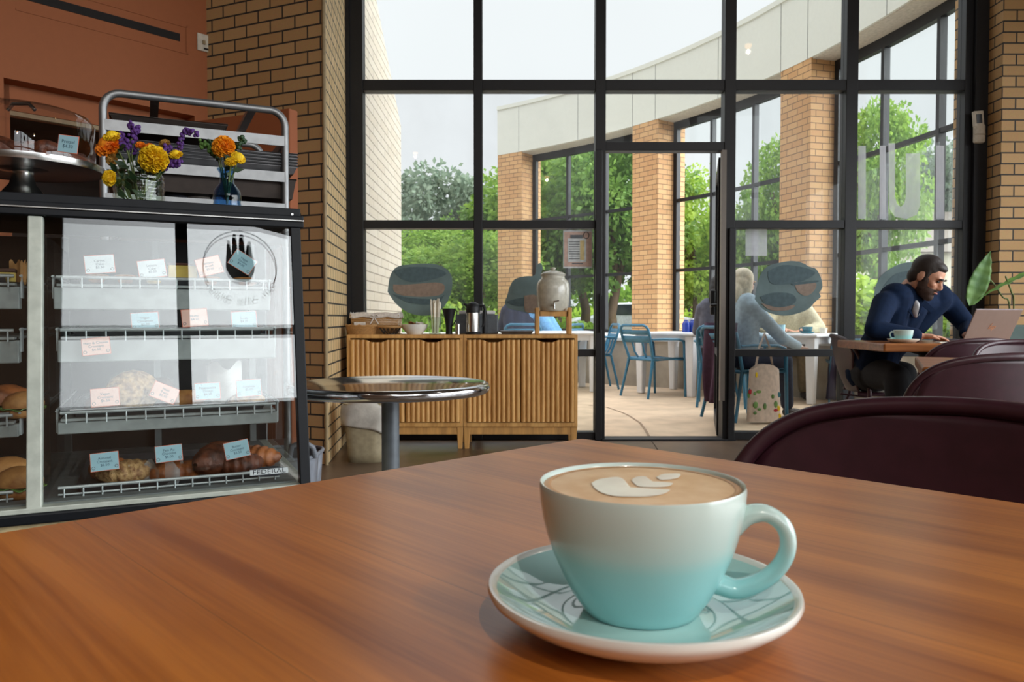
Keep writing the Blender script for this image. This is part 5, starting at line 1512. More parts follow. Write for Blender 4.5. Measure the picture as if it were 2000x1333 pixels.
MB().tube([(.05, -.13, gz1), (.06, -.13, gz1 + .05), (.10, -.12, gz1 + .065), (.13, -.10, gz1 + .04), (.135, -.08, gz1)], .010, 8).build('handle', 'grey_plastic', t, smooth=60)
# ================================================================== PASTRY CASE
CA = math.radians(25.3)
cu = V((math.cos(CA), math.sin(CA), 0)); cv_ = V((-math.sin(CA), math.cos(CA), 0))
C0 = P(586, 440, 2.12); ZT = C0.z; C0 = V((C0.x, C0.y, 0)); ZB = .470; SL_ = .12 / (ZT - ZB)
CM = Matrix.Translation(C0) @ Matrix.Rotation(CA, 4, 'Z'); CMI = CM.inverted()
def slant(z): return -SL_ * (ZT - z)
gn = (cu * 0 + (-cv_) + V((0, 0, SL_))).normalized()      # outward glass normal
def G(px, py, inset=0.0):
    """point of the plane parallel to the glass, 'inset' metres inside, in case-local coordinates"""
    q = PL(px, py, C0 + V((0, 0, ZT)) + cv_ * inset, gn); return CMI @ q
WL = -1.75        # left end of the case
case = thing('pastry_case', 'tall black framed glass pastry display case filled with baked goods', 'display case', C0, CA)
DP = .72
ZTOP = P(581, 408, 2.11).z
m = MB(); m.box(WL, .0, -.008, DP, ZTOP - .028, ZTOP); m.build('top_slab', 'case_black', case, bevel=.002)
m = MB(); m.box(WL, .0, .0, DP, ZT + .022, ZTOP - .028); m.build('top_housing', 'case_black', case)
MB().box(WL, .008, -.012, .03, ZT + .010, ZT + .024).build('top_trim', 'case_black', case, bevel=.003); MB().box(WL, .008, -.014, .0, ZT + .008, ZT + .0125).build('highlight_strip', 'steel', case, bevel=.001)  # thin steel strip added as the highlight along the trim
MB().box(WL, .008, -.010, .04, ZT - .008, ZT + .008).build('top_rail', 'case_black', case, bevel=.002)
MB().cyl((-.022, -.010, ZTOP - .016), (-.022, -.004, ZTOP - .016), .0035, n=10).build('bolt', 'steel', case)
# right post and side panel
def slab_y(x0, x1, z0, z1, y0, y1, m=None):
    """bar that follows the raked front: y offsets are measured from the glass plane"""
    m = m or MB()
    i = m.addv([(x0, slant(z0) + y0, z0), (x1, slant(z0) + y0, z0), (x1, slant(z0) + y1, z0), (x0, slant(z0) + y1, z0), (x0, slant(z1) + y0, z1), (x1, slant(z1) + y0, z1), (x1, slant(z1) + y1, z1), (x0, slant(z1) + y1, z1)])
    for q in ((0, 3, 2, 1), (4, 5, 6, 7), (0, 1, 5, 4), (1, 2, 6, 5), (2, 3, 7, 6), (3, 0, 4, 7)): m.addf([i + k for k in q])
    return m
slab_y(-.026, .0, ZB - .02, ZT, -.004, .03).build('post', 'case_black', case, bevel=.002)
m = MB(); i = m.addv([(-.006, slant(ZB), ZB), (-.006, DP, ZB), (-.006, DP, ZT), (-.006, 0, ZT)]); m.addf((i, i + 1, i + 2, i + 3)); m.build('side_glass', 'case_glass', case)
MB().box(-.03, 0, DP - .03, DP, 0.1, ZT + .02).build('post', 'case_black', case)
# front glass: two sheets of an insulated unit per bay
xm = G(69, 700).x
for a, b in ((WL + .02, xm - .016), (xm + .016, -.026)):
    slab_y(a, b, ZB, ZT, 0, .0002).v
    for off in (.0, .022):
        m = MB(); t_ = off * .0
        i = m.addv([(a, slant(ZB) + off, ZB), (b, slant(ZB) + off, ZB), (b, 0 + off * 1.07, ZT), (a, 0 + off * 1.07, ZT)]); m.addf((i, i + 1, i + 2, i + 3)); m.build('front_glass', 'case_glass', case)
mat('case_white', (176, 182, 172), 0.45)
slab_y(xm - .017, xm + .014, ZB - .005, ZT - .01, -.002, .035).build('centre_post', 'case_white', case, bevel=.003)
# base: white sill, black gasket, beige plinth
yb = slant(ZB)
MB().box(WL, 0, yb - .004, DP, ZB - .012, ZB).build('sill', 'case_white', case, bevel=.002)
MB().box(WL, .004, yb - .012, DP, ZB - .036, ZB - .012).build('gasket', 'case_black', case, bevel=.004)
mat('beige_panel', (176, 160, 122), 0.6)
MB().box(WL, -.01, yb + .004, DP, .08, ZB - .036).build('plinth', 'beige_panel', case)
MB().box(WL, -.01, yb + .06, DP, 0, .08).build('kick', 'dark_void', case)
# interior: floor, back with sliding doors
mat('case_inner', (112, 118, 118), 0.6)
MB().box(WL + .01, -.03, yb + .03, DP - .05, ZB, ZB + .004).build('deck', 'case_inner', case)
MB().box(WL + .01, -.03, DP - .05, DP - .03, ZB, ZT).build('back_panel', 'dark_void', case)
MB().box(-.62, -.60, .05, DP - .05, ZB, ZT - .05).build('divider', 'case_glass', case)
for x in (-1.2, -.62, -.36, -.06): MB().box(x, x + .02, DP - .075, DP - .05, ZB, ZT).build('back_post', 'case_inner', case)
mat('shelf_white', (150, 158, 158), 0.45); mat('rail_metal', (176, 184, 186), 0.4, .3)
# shelves
SH = []
for k, (pr, pl) in enumerate((((522, 557), (110, 552)), ((533, 650), (118, 657)), ((538, 794), (118, 820)))):
    ins = .06 + .0
    R_, L_ = G(*pr, ins), G(*pl, ins); z = (R_.z + L_.z) / 2; SH.append((L_.x, R_.x, z, (R_.y + L_.y) / 2))
zdeck = (G(498, 925, .07).z + G(114, 958, .07).z) / 2
for k, (xa, xb, z, y) in enumerate(SH):
    for (a, b) in ((xa, xb), (WL + .06, xm - .05)):
        th = (.055, .055, .03)[k]
        s = MB().box(a, b, y + .004, DP - .12, z - .010, z - .004).build('shelf', 'shelf_white', case)
        MB().box(a - .008, b + .008, y + .012, y + .05, z - .012 - th, z - .012).build('light_housing', 'shelf_white', s, bevel=.003)
        MB().tube([(a, y - .006, z + .012), (b, y - .006, z + .012)], .0042, 8).build('rail', 'rail_metal', s, smooth=60)
        m = MB(); n = max(4, int((b - a) / .042))
        for q in range(n + 1):
            x = a + .012 + (b - a - .024) * q / n; m.tube([(x, y - .008, z + .010), (x, y - .009, z - .014)], .0022, 6)
        m.build('rail_clips', 'rail_metal', s)
        m = MB()
        for x in (a - .010, b + .010): m.tube([(x, y + .02, z + .014), (x, DP - .14, z + .014)], .003, 6); m.box(x - .002, x + .002, y + .03, y + .06, z - .04, z + .018)
        m.build('bracket', 'rail_metal', s)
xa, xb = G(114, 958, .07).x, G(545, 920, .07).x; yd = slant(ZB) + .07
for a, b in ((xa, xb), (WL + .06, xm - .05)):
    m = MB(); m.tube([(a, yd, zdeck + .004), (b, yd, zdeck + .004)], .0042, 8); m.tube([(a, yd, zdeck - .012), (b, yd, zdeck - .012)], .0025, 8)
    n = max(4, int((b - a) / .042))
    for q in range(n + 1): x = a + .012 + (b - a - .024) * q / n; m.tube([(x, yd - .002, zdeck + .002), (x, yd - .004, ZB + .003)], .0022, 6)
    m.build('deck_rail', 'rail_metal', case)

# FEDERAL badge on the lower glass
bp = [G(495, 914, -.002), G(555, 909, -.002), G(556, 928, -.002), G(496, 935, -.002)]
bx = (bp[1] - bp[0]).normalized(); bn = V((0, -1, SL_)).normalized(); bz = bn.cross(bx)
def frame_at(c, xdir, n):
    xdir = xdir.normalized(); n = n.normalized(); y = n.cross(xdir).normalized(); xdir = y.cross(n)
    return Matrix(((xdir.x, y.x, n.x, c.x), (xdir.y, y.y, n.y, c.y), (xdir.z, y.z, n.z, c.z), (0, 0, 0, 1)))
bc = sum(bp, V()) / 4
FM = frame_at(bc, V((1, 0, 0)), bn)
mb = MB(FM); mb.lathe([(0, 0), (.044, 0), (.044, .001), (0, .001)], 36, sy=.30); o = mb.build('badge', 'case_black', case)
mb = MB(FM @ Matrix.Translation((0, 0, .0012))); mb.box(-.047, .047, -.007, .007, 0, .0006); mb.build('badge_band', 'rail_metal', case)
text_obj('badge_lettering', 'FEDERAL', .0165, 'case_black', case, FM @ Matrix.Translation((0, 0, .0022)) @ Matrix.Scale(1.25, 4, (1, 0, 0)))

# price cards --------------------------------------------------------------
mat('ink_blue', (52, 84, 104), 0.7)
def card(px4, colr, text, label, inset=.075, size=.0088, frame='card_edge'):
    w = [CM @ G(x, y, inset) for x, y in px4]
    c = sum(w, V()) / 4; xd = ((w[1] - w[0]) + (w[2] - w[3])) / 2; yd_ = ((w[0] - w[3]) + (w[1] - w[2])) / 2
    wd, hg = xd.length, yd_.length
    n = xd.cross(yd_).normalized()
    M = frame_at(V((0, 0, 0)), xd, n)
    o = MB(M).box(-wd / 2, wd / 2, -hg / 2, hg / 2, -.0006, 0).build('price_card', frame)
    o.location = c; tag(o, label, 'price card', 'price cards in the pastry case')
    MB(M).box(-wd / 2 + .0012, wd / 2 - .0012, -hg / 2 + .0012, hg / 2 - .0012, 0, .0004).build('card_face', colr, o)
    text_obj('lettering', text, size, 'ink_blue', o, M @ Matrix.Translation((0, 0, .0007)), spacing=.95)
    mb = MB(M)
    for sx in (-1, 1): mb.lathe([(.003, 0.0005), (.0040, .0007), (.003, .0009)], 14, (sx * wd * .40, -hg * .30, 0))
    mb.build('emblem', 'pole_grey', o)
    return o
card([(163, 500), (222, 497), (226, 532), (167, 536)], 'card_white', 'Carrot\nCake\n$5.50', 'white price card at the left end of the top shelf')
card([(267, 511), (322, 505), (326, 540), (272, 545)], 'card_white', 'Lemon\nCake\n$5.00', 'white price card second from left on the top shelf')
card([(380, 508), (427, 498), (437, 531), (390, 543)], 'card_pink', 'Banana\nBread\n$5.00', 'pale pink tilted price card on the top shelf')
card([(463, 486), (503, 511), (485, 539), (444, 513)], 'card_blue', 'Vegan\nCookie\n$4.00', 'blue price card tilted like a diamond on the top shelf')
card([(255, 612), (309, 609), (312, 643), (257, 647)], 'card_blue', 'Vegan\nCinnamon\n$5.00', 'pale blue price card leftmost on the second shelf')
card([(352, 606), (403, 602), (408, 636), (357, 640)], 'card_pink', 'Muffin\n$4.50', 'pale pink price card in the middle of the second shelf')
card([(451, 610), (500, 607), (503, 641), (453, 643)], 'card_blue', 'Scone\n$4.75', 'pale blue price card at the right of the second shelf')
card([(158, 662), (214, 658), (217, 690), (161, 697)], 'card_pink', 'Ham & Cheese\nCroissant\n$6.50', 'pink price card hanging below the second shelf rail', inset=.05)
card([(175, 761), (232, 756), (235, 792), (179, 797)], 'card_pink', 'Vegan\nCroissant\n$6.50', 'pink price card before the dark loaf on third shelf')
card([(303, 745), (352, 761), (339, 793), (291, 772)], 'card_pink', 'Ham\nTwist\n$5.50', 'pink price card tilted clockwise on third shelf')
card([(380, 749), (430, 747), (431, 779), (381, 783)], 'card_blue', 'Peppermint\nDonut\n$4.50', 'pale blue price card near the dark mullion reflection on third shelf')
card([(460, 744), (509, 740), (512, 773), (463, 777)], 'card_blue', 'Focaccia\n$5.00', 'pale blue price card above the seeded bun on third shelf')
card([(175, 887), (232, 881), (233, 916), (177, 924)], 'card_blue', 'Almond\nCroissant\n$6.50', 'blue price card reading Almond Croissant on the bottom deck')
card([(302, 873), (355, 867), (358, 899), (304, 906)], 'card_blue', 'Pain Au\nChocolat\n$6.00', 'blue price card reading Pain Au Chocolat on the bottom deck')
card([(434, 867), (484, 857), (490, 889), (443, 901)], 'card_blue', 'Butter\nCroissant\n$5.50', 'blue price card reading Butter Croissant on the bottom deck')

# pastries -----------------------------------------------------------------
def loc_on(px, py, inset):
    q = G(px, py, inset); return q
def croissant(mname, L_=.13, w=.032, seed=0):
    rnd = random.Random(seed); n = 36
    def fn(u, v_):
        a = (v_ - .5) * 2.2; r = w * max(.12, math.cos((v_ - .5) * PI) ** .7) * (1 + .17 * abs(math.sin(v_ * 7 * PI)) - .08)
        th = u * 2 * PI
        cx, cy = L_ / 2 * math.sin(a) / math.sin(1.1), -.02 * (math.cos(a) - 1) * 2.2
        return (cx, cy + r * math.cos(th), r * .9 * math.sin(th) + w * .85)
    return MB().grid(fn, 16, n)
def bun(w=.05, h=.04):
    return MB().lathe([(0, .0), (w * .8, 0), (w, h * .3), (w * .93, h * .7), (w * .6, h * .95), (0, h)], 24, sy=.8)
def put(mb, name, m, px, py, inset, z, label, cat, group=None, rz=0.0, sc=1.0, lift=0.0):
    q = G(px, py, inset); w = CM @ V((q.x, q.y, z))
    o = mb.build(name, m, smooth=60); o.location = (w.x, w.y, z + lift); o.rotation_euler = (0, 0, CA + rz); o.scale = (sc,) * 3
    return tag(o, label, cat, group)
def tray(x0, x1, y0, y1, z, label, parentname='sheet_tray'):
    m = MB(); m.box(x0, x1, y0, y1, 0, .002)
    for a, b, c, d in ((x0, x1, y0, y0 - .01), (x0, x1, y1, y1 + .01)): i = m.addv([(a, c, 0), (b, c, 0), (b, d, .018), (a, d, .018)]); m.addf((i, i + 1, i + 2, i + 3))
    for a, d in ((x0, x0 - .01), (x1, x1 + .01)): i = m.addv([(a, y0, 0), (a, y1, 0), (d, y1, .018), (d, y0, .018)]); m.addf((i, i + 1, i + 2, i + 3))
    m.tube([(x0 - .01, y0 - .01, .018), (x1 + .01, y0 - .01, .018), (x1 + .01, y1 + .01, .018), (x0 - .01, y1 + .01, .018)], .003, 6, closed=True)
    o = m.build('sheet_tray', 'scuffed_tray', bevel=0); w = CM @ V((0, 0, z)); o.location = w; o.rotation_euler = (0, 0, CA)
    return tag(o, label, 'tray', 'sheet trays in the pastry case')
z1, z2, z3 = [s[2] for s in SH]; y1, y2, y3 = [s[3] for s in SH]
zd = ZB + .005
xa3, xb3 = SH[2][0], SH[2][1]
tray(xa3 + .03, xb3 - .03, y3 + .025, .42, z3 - .003, 'metal sheet tray under the pastries of the third shelf')
tray(xa3 + .04, xb3 - .04, yd + .03, .40, zd, 'metal sheet tray on the bottom deck under the croissants')
tray(SH[1][0] + .03, SH[1][1] - .03, y2 + .025, .40, z2 - .003, 'metal sheet tray on the second shelf')
tray(SH[0][0] + .05, SH[0][1] - .05, y1 + .025, .40, z1 - .003, 'metal sheet tray on the top shelf')
tray(WL + .12, xm - .07, y1 + .02, .36, z1 - .003, 'metal sheet tray on the top shelf of the left bay')
tray(WL + .12, xm - .07, y3 + .02, .36, z3 - .003, 'metal sheet tray on third shelf of the left bay')
tray(WL + .12, xm - .07, yd + .03, .36, zd, 'metal sheet tray on the deck of the left bay')
gl_ = 'croissants in the pastry case'
put(croissant('c', .14, .036, 1), 'croissant', 'almond', 250, 905, .13, zd, 'almond croissant with nut flakes behind the leftmost deck card', 'croissant', gl_, .3, 1.0, .003)
put(croissant('c', .13, .034, 2), 'croissant', 'crust', 215, 905, .20, zd, 'plain croissant partly hidden by the almond croissant card', 'croissant', gl_, -.4, 1, .003)
put(bun(.05, .05), 'chocolate_croissant', 'crust', 330, 895, .14, zd, 'flat brown pastry under the Pain Au Chocolat card', 'pastry', None, .2, 1, .003)
put(bun(.045, .045), 'chocolate_croissant', 'crust', 372, 890, .16, zd, 'brown pastry right of the Pain Au Chocolat card', 'pastry', None, .6, 1, .003)
put(croissant('c', .16, .046, 3), 'croissant', 'crust_dark', 428, 885, .16, zd, 'big dark croissant standing left of Butter Croissant card', 'croissant', gl_, 1.1, 1.1, .003)
put(croissant('c', .13, .036, 4), 'croissant', 'crust_dark', 470, 905, .12, zd, 'dark butter croissant under its blue card', 'croissant', gl_, .1, 1, .003)
put(croissant('c', .13, .036, 5), 'croissant', 'crust', 500, 890, .22, zd, 'croissant at the back right of the deck', 'croissant', gl_, -.6, 1, .003)
# shelf 3
put(croissant('c', .15, .050, 6), 'croissant', 'almond', 262, 790, .16, z3, 'tall almond covered croissant on the third shelf', 'croissant', gl_, 1.3, 1.15, .0)
put(bun(.05, .045), 'pastry_roll', 'crust_dark', 205, 790, .14, z3, 'dark roll behind the leftmost pink card on third shelf', 'pastry', None, 0, 1, 0)
put(bun(.045, .08), 'cinnamon_roll', 'chocolate', 308, 780, .22, z3, 'dark round pastry behind the tilted pink card', 'pastry', None, 0, 1, 0)
put(bun(.05, .035), 'seeded_bun', 'almond', 482, 785, .12, z3, 'seeded flat bun at right end of third shelf', 'bun', None, 0, 1, 0)
put(bun(.05, .045), 'pastry_roll', 'crust_gold', 362, 785, .20, z3, 'golden roll behind dark mullion reflection on third shelf', 'pastry', None, 0, 1, 0)
def sheet(px, py, inset, z, w, h, label, m='parchment', rz=0.0, seed=1):
    def fn(u, v_): return ((u - .5) * w, .02 * math.sin(u * 5 + seed), h * v_ + .012 * math.sin(u * 9 + v_ * 4 + seed))
    return put(MB().grid(fn, 16, 8), 'parchment_sheet', m, px, py, inset, z, label, 'paper', None, rz)
sheet(440, 780, .18, z3 + .01, .09, .10, 'crumpled parchment sheet behind blue cards on third shelf', seed=2)
sheet(345, 900, .10, zd + .004, .06, .05, 'clear wrapping paper edge beside the pastries on deck', 'clear_film', .5, 3)
sheet(285, 912, .11, zd + .004, .07, .05, 'crinkled film right of the almond croissant', 'clear_film', -.3, 5)
# shelf 2 muffins / dark cookies
for k, px in enumerate((372, 400, 430, 462, 492)):
    put(bun(.030, .026), 'chocolate_muffin', 'chocolate', px, 640, .10 + .02 * (k % 2), z2, ['leftmost', 'second from left', 'middle', 'second from right', 'rightmost'][k] + ' dark chocolate pastry in the row on the second shelf', 'muffin', 'chocolate pastries on the second shelf', 0, 1, 0)
def slice_(w=.05, d=.10, h=.055): return MB().prism([(-w / 2, 0), (w / 2, 0), (w * .35, d), (-w * .35, d)], 0, h)
q = G(357, 547, .11)
t = thing('cake_slice', 'yellow cake slice with brown crust on the top shelf', 'cake', CM @ V((q.x, q.y, z1)), CA)
slice_(.07, .08, .052).build('crumb', 'cake_yellow', t, bevel=.003); MB().box(-.036, .036, -.001, .07, .052, .058).build('crust', 'crust_dark', t, bevel=.002)
for k, (px, m_) in enumerate(((190, 'crust_gold'), (245, 'crust_gold'), (300, 'cake_yellow'), (410, 'crust_gold'), (475, 'crust_gold'))):
    put(bun(.034, .024), 'cookie', m_, px, 545, .10, z1, ['leftmost', 'second from left', 'middle', 'second from right', 'rightmost'][k] + ' pale cookie in the row on the top shelf', 'cookie', 'cookies on the top shelf')
# left bay
q = G(10, 590, .10); t = thing('cake_slice', 'yellow layer cake slice with chocolate top in brown paper, left bay', 'cake', CM @ V((q.x - .012, q.y, z1)), CA)
slice_(.07, .07, .022).build('crumb', 'cake_yellow', t); MB().box(-.035, .035, -.001, .06, .022, .032).build('icing', 'chocolate', t, bevel=.003)
def fn(u, v_): return (.045 + .012 * u - .0, -.005 + .05 * u, .045 * v_ + .008 * math.sin(u * 9))
MB().grid(fn, 10, 3).build('paper_wrap', 'paper_brown', t, solid=.001)
q = G(40, 590, .11)
def pw(u, v_): return (-.018 + .036 * u, .01 * math.sin(u * 5), (.05 + .006 * math.sin(u * 14)) * v_)
put(MB().grid(pw, 12, 3), 'paper_wrap', 'paper_brown', 36, 590, .12, z1, 'scalloped brown paper wrap standing beside cake slice', 'paper')
def roll(px, z, label, m_='crust_gold', s=1.0, ins=.11, rz=0.3, py=740):
    q = G(px, py, ins); t = thing('filled_roll', label, 'sandwich', CM @ V((q.x, q.y, z)), CA + rz)
    t.scale = (s,) * 3
    MB().lathe([(0, 0), (.045, 0), (.055, .012), (.05, .022), (0, .024)], 24, sy=.75).build('bottom_bun', m_, t, smooth=60)
    def fn(u, v_): a = u * 2 * PI; r = .058 + .006 * math.sin(a * 9); return (r * v_ * math.cos(a), r * .78 * v_ * math.sin(a), .026 + .004 * math.sin(a * 7) * v_)
    MB().grid(fn, 48, 3).build('filling', 'leaf_green', t, solid=.002)
    MB().lathe([(.054, .03), (.056, .045), (.045, .064), (.02, .076), (0, .079)], 28, sy=.76).build('top_bun', m_, t, smooth=60)
    return t
zl3 = SH[2][2]; zl2 = SH[1][2]
roll(12, z3 + .0, 'brown crusty filled roll on left bay middle shelf, at photo edge', 'crust', 1.0, .14, py=745)
roll(45, z3, 'filled roll wrapped in paper on left bay middle shelf', 'crust_gold', .8, .10, py=745)
roll(14, zd, 'large pale bread roll on the left bay deck', 'crust_gold', 1.15, .16, py=930)
roll(38, zd, 'golden roll at the right end of left bay deck', 'crust_gold', .95, .10, -.4, py=930)

# ------------------------------------------------------------------ things on top of the case
def on_case(px, ly):
    """point on the slab top under image column px at case depth ly"""
    p0 = CM @ V((0, ly, 0)); q = PL(px, 620, p0, cv_); return V((q.x, q.y, ZTOP))
# cake stand with dome
s0 = on_case(49, .17)
t = thing('cake_stand', 'silver footed cake stand on top of the pastry case', 'cake stand', s0)
zpl = P(90, 330, s0.y).z - ZTOP
MB().lathe([(0, 0), (.075, 0), (.078, .005), (.05, .02), (.03, .045), (.024, .07), (.026, zpl - .008), (.06, zpl - .003), (0, zpl - .003)], 40).build('foot', 'steel', t, smooth=60)
MB().lathe([(0, zpl - .003), (.175, zpl - .002), (.186, zpl - .004), (.188, zpl + .003), (.188, zpl + .012), (.178, zpl + .013), (.17, zpl + .006), (0, zpl + .006)], 64).build('plate', 'steel', t, smooth=40)
hD = P(49, 222, s0.y).z - (ZTOP + zpl)
t = thing('cake_dome', 'clear plastic dome cover with small handle over the pretzels', 'dome', s0 + V((0, 0, zpl + .006)))
MB().lathe([(.166, 0), (.166, hD * .78), (.155, hD * .92), (.13, hD * .99), (.06, hD * 1.02), (0, hD * 1.03)], 64).build('cover', 'dome_glass', t, smooth=60)
MB().tube([(-.035, 0, hD * 1.02), (-.02, 0, hD * 1.02 + .016), (.02, 0, hD * 1.02 + .016), (.035, 0, hD * 1.02)], .005, 8).build('knob', 'steel', t, smooth=60)
def pretzel(loc, rz, tilt, label):
    pts = []
    for k in range(60):
        a = 2 * PI * k / 60
        pts.append((.075 * math.sin(a) * (1 + .25 * math.cos(2 * a)), .055 * math.cos(a) - .03 * math.cos(2 * a) , .018 + .010 * math.sin(3 * a)))
    m = MB(); m.tube(pts, [.019 - .004 * abs(math.cos(2 * PI * k / 60)) for k in range(60)], 12, closed=True); m.tube([(-.05, .02, .02), (.0, -.015, .034), (.045, -.06, .02)], [.014, .017, .012], 10); m.tube([(.05, .02, .02), (.0, -.015, .028), (-.045, -.06, .02)], [.014, .017, .012], 10)
    o = m.build('pretzel', 'crust_dark', smooth=180); o.location = loc; o.rotation_euler = (tilt, 0, rz); return tag(o, label, 'pretzel', 'pretzels under the dome')
zp_ = ZTOP + zpl + .006
pretzel(s0 + V((-.06, -.06, zpl + .008)), .2, 0, 'dark brown pretzel at front left under the dome')
pretzel(s0 + V((-.02, .05, zpl + .034)), 1.4, .12, 'dark brown pretzel leaning on the others under the dome')
pretzel(s0 + V((.075, .0, zpl + .012)), 2.4, .06, 'dark brown pretzel behind the price card under the dome')
cc = s0 + V((.11, -.150, 0)); cpx = [(110, 262), (150, 267), (155, 302), (117, 296)]
w = [P(x, y, s0.y - .150) for x, y in cpx]; c = sum(w, V()) / 4; xd = w[1] - w[0]; yd2 = w[0] - w[3]; n = xd.cross(yd2).normalized(); M = frame_at(V((0, 0, 0)), xd, n)
o = MB(M).box(-xd.length / 2, xd.length / 2, -yd2.length / 2, yd2.length / 2, -.0006, 0).build('price_card', 'card_edge'); o.location = c; tag(o, 'blue Pretzel price card stuck on the clear dome', 'price card')
MB(M).box(-xd.length / 2 + .0012, xd.length / 2 - .0012, -yd2.length / 2 + .0012, yd2.length / 2 - .0012, 0, .0004).build('card_face', 'card_blue', o)
text_obj('lettering', 'Pretzel\n$4.50', .011, 'ink_blue', o, M @ Matrix.Translation((0, 0, .0007)))

# flowers in a clear ribbed jar and a blue vase
def bloom(o_c, r, m, up, n=170, seed=0, name='bloom', parent=None, flat=.75):
    rnd = random.Random(seed); up = V(up).normalized(); mb = MB(); mb.ell(o_c, r * .72, None, 14, 10)
    R_ = up.to_track_quat('Z', 'Y').to_matrix()
    for k in range(n):
        z = 1 - (k + .5) / n * 1.45; a = k * 2.39996; s_ = math.sqrt(max(0, 1 - z * z))
        d = R_ @ V((s_ * math.cos(a), s_ * math.sin(a), z * flat)); tn = d.cross(V((rnd.uniform(-1, 1), rnd.uniform(-1, 1), rnd.uniform(-1, 1)))).normalized(); w_ = r * .16
        b0 = o_c + d * r * .6; e0_ = o_c + d * r * (1 + rnd.uniform(-.06, .06)); q2 = d.cross(tn) * r * .05
        i = mb.addv([b0 - tn * w_ * .6, b0 + tn * w_ * .6, e0_ + tn * w_ + q2, e0_ + d * r * .05, e0_ - tn * w_ + q2]); mb.addf((i, i + 1, i + 2, i + 3, i + 4))
    return mb.build(name, m, parent)
def flower(name, label, base, px, py, Yd, r, m, seed, grp=None, up=(0, -.5, .8), flat=.75, n=150):
    """a flower standing in a vase: stem from the vase bottom to the head found at pixel px, py"""
    hd2 = P(px, py, Yd)
    t = thing(name, label, 'flower', base, 0, grp)
    L0 = hd2 - V(base)
    MB().tube(catmull([(0, 0, .01), tuple(L0 * .4 + V((0, 0, L0.length * .12))), tuple(L0 * .8 + V((0, 0, L0.length * .03))), tuple(L0)], 5), [.0022] * 16, 7).build('stem', 'stem_green', t, smooth=60)
    bloom(L0, r, m, up, n, seed, 'bloom', t, flat)
    rnd = random.Random(seed)
    for k in range(2):
        b = L0 * rnd.uniform(.55, .85); e_ = b + V((rnd.uniform(-.04, .04), rnd.uniform(-.02, .01), rnd.uniform(-.0, .03)))
        mb = MB(); d = (e_ - b); s_ = d.cross(V((0, -1, .2))).normalized() * .008; i = mb.addv([b, b.lerp(e_, .5) + s_, e_, b.lerp(e_, .5) - s_]); mb.addf((i, i + 1, i + 2, i + 3)); mb.build('leaf', 'leaf_dark', t, solid=.0008)
    return t
def statice(label, base, pts, Yd, seed, m='petal_purple', name='statice_sprig'):
    rnd = random.Random(seed); t = thing(name, label, 'flower', base, 0, None)
    w = [P(x, y, Yd) - V(base) for x, y in pts]
    path = catmull([(0, 0, .01)] + [tuple(q) for q in w], 4)
    MB().tube(path, [.0018] * len(path), 6).build('stem', 'stem_green', t, smooth=60)
    mb = MB(); k0 = len(path) * 2 // 5
    for q in path[k0:]:
        for j in range(5):
            d = V((rnd.gauss(0, 1), rnd.gauss(0, 1), rnd.gauss(0, 1))).normalized(); mb.ell(q + d * rnd.uniform(.003, .012), rnd.uniform(.0035, .006), None, 6, 5)
    mb.build('florets', m, t, smooth=180); return t
jb = on_case(275, .10); bb_ = on_case(446, .10)
t = thing('flower_jar', 'clear ribbed glass jar of mixed flowers on the case', 'jar', jb)
zj = P(275, 330, jb.y).z - ZTOP
def jar(u, v_):
    a = u * 2 * PI; h_ = zj * v_
    r = .060 * (1 + .02 * math.cos(a * 16)) * (1 + .02 * math.sin(v_ * 34)) * (1 if v_ < .72 else 1 - .16 * (v_ - .72) / .28)
    return (r * math.cos(a), r * math.sin(a), h_)
MB().grid(jar, 96, 30).build('jar_body', 'jar_glass', t, smooth=180)
MB().lathe([(.052, zj - .012), (.055, zj - .004), (.053, zj), (.050, zj - .004)], 40).build('lip', 'jar_glass', t, smooth=60)
MB().lathe([(0, .004), (.056, .004), (.056, zj * .62), (0, zj * .62)], 32).build('water', 'jar_glass', t, smooth=40)
J0 = jb + V((0, 0, .006)); Yj = jb.y
flower('marigold_flower', 'orange marigold drooping at the left of the jar', J0 + V((-.02, 0, 0)), 213, 285, Yj - .02, .036, 'petal_orange', 1, up=(-.3, -.6, .6), flat=.5)
flower('yarrow_flower', 'small yellow yarrow head above the orange marigold', J0 + V((-.01, .01, 0)), 219, 267, Yj - .03, .022, 'petal_yellow', 2, flat=.4)
flower('marigold_flower', 'big round yellow marigold at front of the jar', J0 + V((.02, -.02, 0)), 300, 311, Yj - .045, .035, 'petal_yellow', 3, up=(.1, -.8, .4), flat=.9, n=260)
flower('marigold_flower', 'small orange bloom behind big yellow marigold', J0 + V((.0, .01, 0)), 292, 287, Yj, .012, 'petal_orange', 4)
flower('marigold_flower', 'tiny orange bud left of big yellow marigold', J0 + V((.0, .02, 0)), 274, 284, Yj, .012, 'petal_orange', 5)
flower('marigold_flower', 'yellow bloom hanging low left outside the jar', J0 + V((-.03, 0, 0)), 214, 348, Yj - .06, .020, 'petal_yellow', 6, up=(-.4, -.7, .0))
flower('yarrow_flower', 'dull yellow yarrow head right of big yellow marigold', J0 + V((.02, .01, 0)), 343, 302, Yj - .01, .017, 'petal_yellow', 7, flat=.5)
flower('snapdragon_flower', 'dry cream bloom at upper right of the jar bouquet', J0 + V((.02, .02, 0)), 322, 281, Yj, .014, 'petal_dry', 8)
flower('snapdragon_flower', 'pale tan bloom below the orange marigold', J0 + V((-.02, -.01, 0)), 218, 312, Yj - .02, .016, 'petal_dry', 9, up=(-.3, -.8, -.2))
statice('purple statice sprig standing at left above the jar', J0, [(258, 310), (262, 270), (253, 243)], Yj, 11)
statice('purple statice sprig beside the left tall one', J0, [(252, 300), (262, 262), (265, 250)], Yj - .01, 12)
statice('purple statice sprig leaning left to orange marigold', J0, [(250, 300), (240, 275), (232, 264)], Yj - .02, 16)
